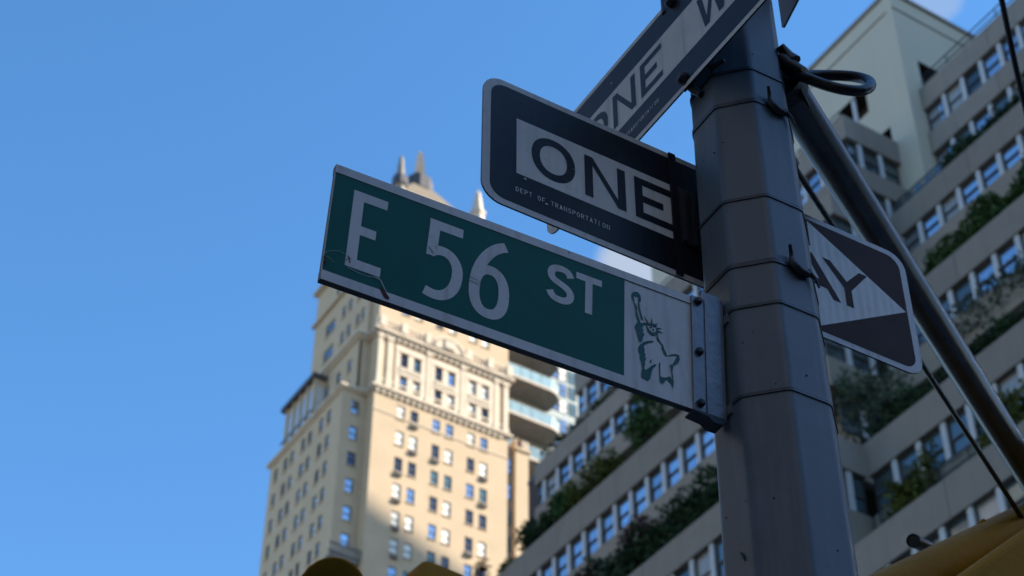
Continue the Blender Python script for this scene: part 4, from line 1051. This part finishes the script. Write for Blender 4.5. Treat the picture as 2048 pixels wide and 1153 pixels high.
# ------------------------------------------------------------------ one-way arrow signs
def arrow_sign(name, label, plane, s, dark_right, parent_base=None, hw=0.471, sh=0.0, txt_x=-0.4050):
    t = thing(name, label, 'road sign', parent_base)
    S = lambda pts: [((a+sh)*s, b*s) for a, b in pts]
    S0 = lambda pts: [(a*s, b*s) for a, b in pts]
    HWs, HHs = hw, 0.1525
    o = rrect(-HWs, HWs+sh, -HHs, HHs, 0.040)
    mb = MB(); mb.prism(S0(o), lambda a, b, w: plane(a, b, w-0.0035), 0.0035, 0, 1)
    wpart('panel', mb, [MT['white'], MT['edge']], t)
    i_ = rrect(-HWs+0.0155, HWs+sh-0.0155, -HHs+0.013, HHs-0.013, 0.030)
    # painted field: left part near black, the right part brown
    mb = MB()
    if dark_right:
        L_ = [p for p in i_ if p[0] < 0]; R_ = [p for p in i_ if p[0] > 0]
        yt = HHs-0.013
        left = [(0.0, yt)]+L_+[(0.0, -yt)]; right = [(0.0, -yt)]+[p for p in i_ if p[0] > 0 and p[1] < 0]+[p for p in i_ if p[0] > 0 and p[1] > 0]+[(0.0, yt)]
        tess(mb, plane, S(left), 0.0003, 0); tess(mb, plane, S(right), 0.0003, 1)
    else: tess(mb, plane, S0(i_), 0.0003, 0)
    wpart('field', mb, [MT['black'], MT['brown']], t)
    mb = MB()
    tess(mb, plane, S([(-0.4037, -0.0655), (0.235, -0.0655), (0.235, -0.127), (0.4520, 0.0015), (0.235, 0.135), (0.235, 0.0695), (-0.4037, 0.0695)]), 0.0006, 0)
    wpart('arrow', mb, MT['white_rib' if dark_right else 'white'], t)
    w = 0.0170
    mm = 'brown' if dark_right else 'black'
    for ch, a, b, dr in (('O', -0.3740, -0.2850, 0), ('N', -0.2655, -0.1800, 0), ('E', -0.1607, -0.0810, 0), ('W', 0.048, 0.152, 0), ('A', 0.162, 0.2915, 1), ('Y', 0.2595, 0.3660, 1)):
        ps = [S(p) for p in glyph(ch, a, b, -0.0480, 0.0525, w)]
        l_ = letter(ps, mm if dr else 'black', t, plane, 0.0010)
        if ch == 'A':
            # counter of the A shows the white again
            c = (a+b)/2; m2 = MB(); tess(m2, plane, S([(c-0.0185, -0.0090), (c+0.0185, -0.0090), (c, 0.0300)]), 0.0013)
            wpart('letter_counter', m2, MT['white'], t)
    # small line of lettering
    mb = MB(); txt = 'DEPT OF TRANSPORTATION'; x = txt_x-sh; adv = 0.1905/len(txt)
    for k, ch in enumerate(txt):
        if ch != ' ':
            hh = 0.0062 if ch != 'I' else 0.003
            for p in glyph(ch, x, x+hh, -0.1095, -0.0985, 0.00125) if ch != 'S' else stroke(s_path(x, x+hh, -0.1095, -0.0985, 0.00125), 0.00125):
                if len(p) > 4: tess(mb, plane, S(p), 0.0008)
                else: flat(mb, plane, [S(p)], 0.0008)
        x += adv
    wpart('small_lettering', mb, MT['white'], t)
    for (a, b) in ((-0.3866, -0.0727), (-0.3447, -0.1112)) if dark_right else ((-0.2, 0.1),):
        mb = MB(); P0 = plane(a*s, b*s, 0.0011); mb.tube([P0, P0+plane.n*0.0012], [0.0028*s, 0.002*s], 8); wpart('rivet', mb, MT['white'], t)
    return t
a1 = rad(-1.707)
pl1 = Plane((1.6003, 1.8998, 3.946), (math.cos(a1), math.sin(a1), 0), (math.sin(a1), -math.cos(a1), 0))
OW = arrow_sign('one_way_sign', 'one-way arrow sign passing behind the pole, its right end with the arrowhead faded brown', pl1, 1.0, True, parent_base=(1.6003, 1.8998, 3.7935))
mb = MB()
mb.prism([(-0.0830, -0.1500), (-0.0685, -0.1500), (-0.0685, 0.1500), (-0.0830, 0.1500)], lambda a, b, w: pl1(a, b, w+0.0016), 0.004)  # dark strip in place of the pole's contact shadow on the sign
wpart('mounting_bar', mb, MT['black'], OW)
mb = MB(); mb.prism([(-0.0684, -0.0660), (0.0500, -0.0660), (0.0500, 0.0700), (-0.0684, 0.0700)], lambda a, b, w: pl1(a, b, w+0.0016), 0.0022)  # dark ribbed sheet standing in for deep shade beside the pole
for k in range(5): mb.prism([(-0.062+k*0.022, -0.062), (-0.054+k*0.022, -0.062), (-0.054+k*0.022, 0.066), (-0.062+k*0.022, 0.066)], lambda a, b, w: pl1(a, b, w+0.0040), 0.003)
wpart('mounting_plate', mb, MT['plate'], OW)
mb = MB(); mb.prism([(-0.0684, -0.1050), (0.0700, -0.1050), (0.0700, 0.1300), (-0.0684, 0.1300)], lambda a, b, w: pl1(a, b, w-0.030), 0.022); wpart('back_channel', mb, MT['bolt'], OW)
for b_ in (0.098, -0.120):
    mb = MB(); P0 = pl1(0.073, b_, 0.0012); mb.tube([P0, P0+pl1.n*0.010, P0+pl1.n*0.014], [0.011, 0.011, 0.007], 8); wpart('bolt', mb, MT['bolt'], OW)

# upper sign, on the pole's left face, running away along the avenue
a2 = rad(-91.0)
k_ = 0.912
farB = Vector((0, 0, 1.6))+(Vector((1.647, 2.503, 4.419))-Vector((0, 0, 1.6)))*k_
e2 = Vector((math.cos(a2), math.sin(a2), 0)); n2 = Vector((math.sin(a2), -math.cos(a2), 0))
cen = farB+e2*(0.471*k_)+Vector((0, 0, 0.1525*k_))
pl2 = Plane(cen, e2, n2)
OU = arrow_sign('one_way_sign', 'upper one-way sign seen steeply from below, fixed to the left flank of the pole', pl2, k_, False, sh=0.066, txt_x=-0.225, parent_base=tuple(cen-Vector((0, 0, 0.139))))
# mounting bolts and small bent clamps by the pole
for a_, b_ in ((0.048, -0.116), (0.030, 0.122)):
    mb = MB(); P0 = pl2(a_, b_, 0.0012); mb.tube([P0, P0+pl2.n*0.009, P0+pl2.n*0.013], [0.012, 0.012, 0.008], 8); wpart('bolt', mb, MT['bolt'], OU)
mb = MB()
A_ = pl2(0.048, -0.124, -0.006)
mb.tube([A_+Vector((0, 0, 0.02)), A_, A_+Vector((0.012, -0.004, -0.016)), face_pt(3, 0.55, 4.150, 0.003)], [0.011, 0.010, 0.008, 0.007], 8)
mb.tube([A_+Vector((0.004, -0.05, 0.006)), A_+Vector((0.012, -0.06, -0.006)), A_+Vector((0.02, -0.085, -0.004))], [0.006, 0.006, 0.004], 8)
wpart('clamp', mb, MT['bolt'], OU)
mb = MB(); mb.prism([(0.030, -0.126), (0.066, -0.126), (0.066, 0.150), (0.030, 0.150)], lambda a, b, w: pl2(a, b, w-0.014), 0.010); wpart('back_channel', mb, MT['bolt'], OU)
mb = MB(); P0 = pl2(0.002, 0.139, -0.006); mb.tube([P0+Vector((0, 0, -0.02)), P0+Vector((0, 0, 0.026)), P0+Vector((0.006, 0.012, 0.030))], [0.010, 0.010, 0.006], 8); wpart('clamp', mb, MT['bolt'], OU)

# dark sign plate high on the pole's right flank, seen from behind
pl3 = Plane((1.719, 1.700, 4.575), (math.cos(rad(-106)), math.sin(rad(-106)), 0), (math.sin(rad(-106)), -math.cos(rad(-106)), 0))
PB = thing('sign_plate', 'dark sign plate at the top edge, behind the right side of the pole', 'sign', (1.719, 1.70, 4.49))
mb = MB(); mb.prism(rrect(-0.10, 0.14, -0.09, 0.09, 0.008, 3), lambda a, b, w: pl3(a, b, w-0.004), 0.004); wpart('plate', mb, MT['edge'], PB)
mb = MB(); mb.prism([(-0.02, -0.085), (0.0, -0.085), (0.0, 0.085), (-0.02, 0.085)], lambda a, b, w: pl3(a, b, w+0.001), 0.008); wpart('mounting_bar', mb, MT['bolt'], PB)

# ------------------------------------------------------------------ mast arm, rod, cables
MA = thing('mast_arm', 'galvanised round mast arm running from the pole down to the right', 'mast arm', (1.74, 1.77, 4.22))
p0, p1 = Vector((1.826, 1.818, 4.226)), Vector((2.779, 2.320, 4.226))
d = (p1-p0).normalized(); s0 = p0-d*0.150; s1 = p0+d*4.2
mb = MB(); mb.tube([s0+(s1-s0)*t for t in (0, 0.05, 0.2, 0.4, 0.7, 1.0)], [0.0360, 0.0358, 0.0346, 0.033, 0.031, 0.029], 32)
wpart('tube', mb, MT['galv'], MA)
mb = MB(); mb.tube([s0-d*0.03, s0+d*0.006], 0.039, 20); wpart('collar', mb, MT['bolt'], MA)
RO = thing('guy_rod', 'thin dark rod running parallel below the mast arm', 'rod', (1.80, 1.84, 4.11))
q0, q1 = Vector((1.80, 1.845, 4.118)), Vector((2.842, 2.397, 4.118)); d = (q1-q0).normalized()
mb = MB(); mb.tube([q0-d*0.12, q0+d*3.8], 0.0062, 10); wpart('rod', mb, MT['rubber'], RO)
mb = MB(); mb.tube([q0-d*0.13, q0-d*0.06], 0.013, 10); wpart('clevis', mb, MT['bolt'], RO)
# drip loop of black cable beside the pole
LP = thing('cable_loop', 'thick black cable bent into a loop to the right of the pole', 'cable', (1.66, 1.69, 4.19))
b0 = Vector((0, 0, 1.6))
def at(u, v, dd):
    v_ = _X*((u-1024)/3768.7) - _U*((v-576.5)/3768.7) + _fwd
    return b0+v_*dd
loop_pts = [at(1568, 128, 3.50), at(1592, 148, 3.47), at(1622, 160, 3.44), at(1655, 172, 3.42), at(1690, 180, 3.41), at(1722, 182, 3.42), at(1740, 174, 3.45), at(1738, 163, 3.50), at(1715, 155, 3.54), at(1680, 151.5, 3.56), at(1640, 151, 3.56), at(1605, 151, 3.54), at(1575, 150, 3.52)]
LPS = [Vector((1.640, 1.704, 4.212)), None]
sm_ = smooth([tuple(p) for p in loop_pts], 5)
mb = MB(); mb.tube(sm_, 0.0103, 14); wpart('cable', mb, MT['rubber'], LP)
mb = MB(); mb.tube([at(1562, 118, 3.50), at(1580, 135, 3.48), at(1606, 148, 3.46)], [0.014, 0.016, 0.013], 12); mb.tube([at(1560, 92, 3.50), at(1574, 112, 3.50), at(1585, 126, 3.49)], [0.008, 0.012, 0.018], 10)
wpart('cable_clamp', mb, MT['rubber'], LP)
mb = MB(); mb.tube([at(1588, 160, 3.50), at(1600, 185, 3.49), at(1612, 205, 3.49), at(1618, 216, 3.49)], [0.016, 0.006, 0.004, 0.003], 8); wpart('cable_tie', mb, MT['rubber'], LP)
OC = thing('overhead_cable', 'thick black cable crossing the upper right corner', 'cable', (3.35, 2.45, 6.3))
mb = MB(); cp = [(2.65, 1.85, 7.45), (3.05, 2.19, 6.80), (3.35, 2.447, 6.298), (3.531, 2.596, 6.049), (3.858, 2.837, 5.629), (4.3, 3.15, 5.1)]
mb.tube(smooth(cp, 6), 0.0098, 12); wpart('cable', mb, MT['rubber'], OC)

# ------------------------------------------------------------------ traffic signals
def signal_head(base, rot, label, scale=1.0, flat_top=False):
    t = thing('traffic_signal', label, 'traffic light', base, None)
    t.rotation_euler = (0, 0, rot)
    mb = MB(); w, dp = 0.15*scale, 0.10*scale
    o = rrect(-w, w, -1.02*scale, 0.0, 0.05 if flat_top else 0.13, 6)
    mb.prism(o, lambda a, b, q: (a, -q+dp, b), 2*dp)
    mb.build('housing', MT['yellow'], t)
    for k in range(3):
        zc = -0.18*scale-k*0.33*scale; m2 = MB(); R_ = 0.13*scale; L_ = 0.24*scale
        n = 20; ring0 = []; ring1 = []; ring2 = []; ring3 = []
        for j in range(n+1):
            a = rad(-40)+rad(260)*j/n
            ring0.append((R_*math.cos(a), -dp-0.002, zc+R_*math.sin(a))); ring1.append((R_*math.cos(a), -dp-L_*(0.55+0.45*max(0, math.sin(a))), zc+R_*math.sin(a)))
            ring2.append((0.95*R_*math.cos(a), -dp-0.002, zc+0.95*R_*math.sin(a))); ring3.append((0.95*R_*math.cos(a), -dp-L_*(0.55+0.45*max(0, math.sin(a))), zc+0.95*R_*math.sin(a)))
        for j in range(n):
            m2.poly([ring0[j], ring0[j+1], ring1[j+1], ring1[j]], 0, True); m2.poly([ring2[j], ring3[j], ring3[j+1], ring2[j+1]], 1, True); m2.poly([ring1[j], ring1[j+1], ring3[j+1], ring3[j]], 0)
        v = m2.build('visor', [MT['yellow'], MT['inside']], t)
        m3 = MB(); m3.prism([(0.118*scale*math.cos(2*math.pi*j/20), zc+0.118*scale*math.sin(2*math.pi*j/20)) for j in range(20)], lambda a, b, q: (a, -dp-0.004-q, b), 0.012)
        m3.build('lens', MT['lens'], t)
    return t
S1 = signal_head((2.20, 4.60, 4.815), rad(-25), 'rounded top of a yellow traffic signal at the bottom edge below the tower', 0.92)
S2 = signal_head((2.475, 4.44, 4.905), rad(184), 'squared top of a yellow traffic signal at the bottom edge, right of the rounded one', 0.70, True)
for S_ in (S1, S2): S_['group'] = 'yellow traffic signals at the bottom edge'
SP = thing('signal_post', 'grey post and cross bar carrying the two small yellow traffic signals', 'post', (2.36, 4.72, 0))
mb = MB(); mb.tube([(2.36, 4.78, -0.1), (2.36, 4.78, 4.3)], 0.06, 14); wpart('shaft', mb, MT['pole'], SP)
mb = MB(); mb.tube([(2.22, 4.74, 4.28), (2.36, 4.78, 4.30), (2.50, 4.56, 4.28)], 0.03, 10); wpart('cross_bar', mb, MT['pole'], SP)

# big yellow signal housing low at the right, close behind the pole
YS = thing('traffic_signal', 'large yellow traffic signal casing across the bottom right corner, right of the pole', 'traffic light', (2.4, 2.2, 3.0))
A0, A1 = at(1700, 1178, 4.0), at(2110, 982, 4.55)
ax = (A1-A0).normalized(); dn = Vector((0, 0, -1)); dn = (dn-ax*dn.dot(ax)).normalized()
mb = MB(); off = dn*0.055+_fwd*0.02
mb.tube([A0-ax*0.3+off, A0+off, A0+(A1-A0)*0.5+off, A1+off, A1+ax*0.5+off], 0.058, 28); wpart('casing_tube', mb, MT['yellow'], YS)
kn = A0+(A1-A0)*0.62
mb = MB(); mb.tube([kn+off*0.6, kn-dn*0.004+off*0.2, kn-dn*0.012], [0.022, 0.018, 0.010], 10); wpart('cap_screw', mb, MT['yellow'], YS)
B0, B1 = at(1880, 1172, 3.9), at(2110, 1012, 4.2)
bx = (B1-B0).normalized(); side = _fwd
mb = MB(); dd = Vector((0, 0, -1)); dd = (dd-bx*dd.dot(bx)).normalized(); sd = bx.cross(dd)
pr = rrect(-0.10, 0.10, -0.34, 0.0, 0.022, 4)
for (a_, b_) in ((B0-bx*0.4, B1+bx*0.5),):
    fr = [a_+sd*u-dd*v+sd*0.10 for u, v in pr]; bk = [b_+sd*u-dd*v+sd*0.10 for u, v in pr]; n = len(pr)
    mb.faces(fr+bk, [(k, (k+1) % n, n+(k+1) % n, n+k) for k in range(n)]); mb.poly(fr[::-1]); mb.poly(bk)
wpart('housing', mb, MT['yellow'], YS)
GP = thing('conduit', 'short grey conduit with an open end above the yellow casing, right of the pole', 'pipe', (2.2, 2.2, 3.2))
c0_, c1_ = at(1827, 1082, 4.25), at(1930, 1128, 4.55)
mb = MB(); mb.tube([c0_, c0_+(c1_-c0_)*0.5, c1_], 0.0155, 18, cap=False); wpart('tube', mb, MT['galv'], GP)
dv = (c1_-c0_).normalized(); mb = MB(); mb.tube([c0_+dv*0.002, c0_+dv*0.004], 0.0135, 16); wpart('bore', mb, MT['rubber'], GP)
mb = MB(); mb.tube([c0_-dv*0.002, c0_+dv*0.006], 0.0165, 18, cap=False); wpart('rim', mb, MT['galv'], GP)
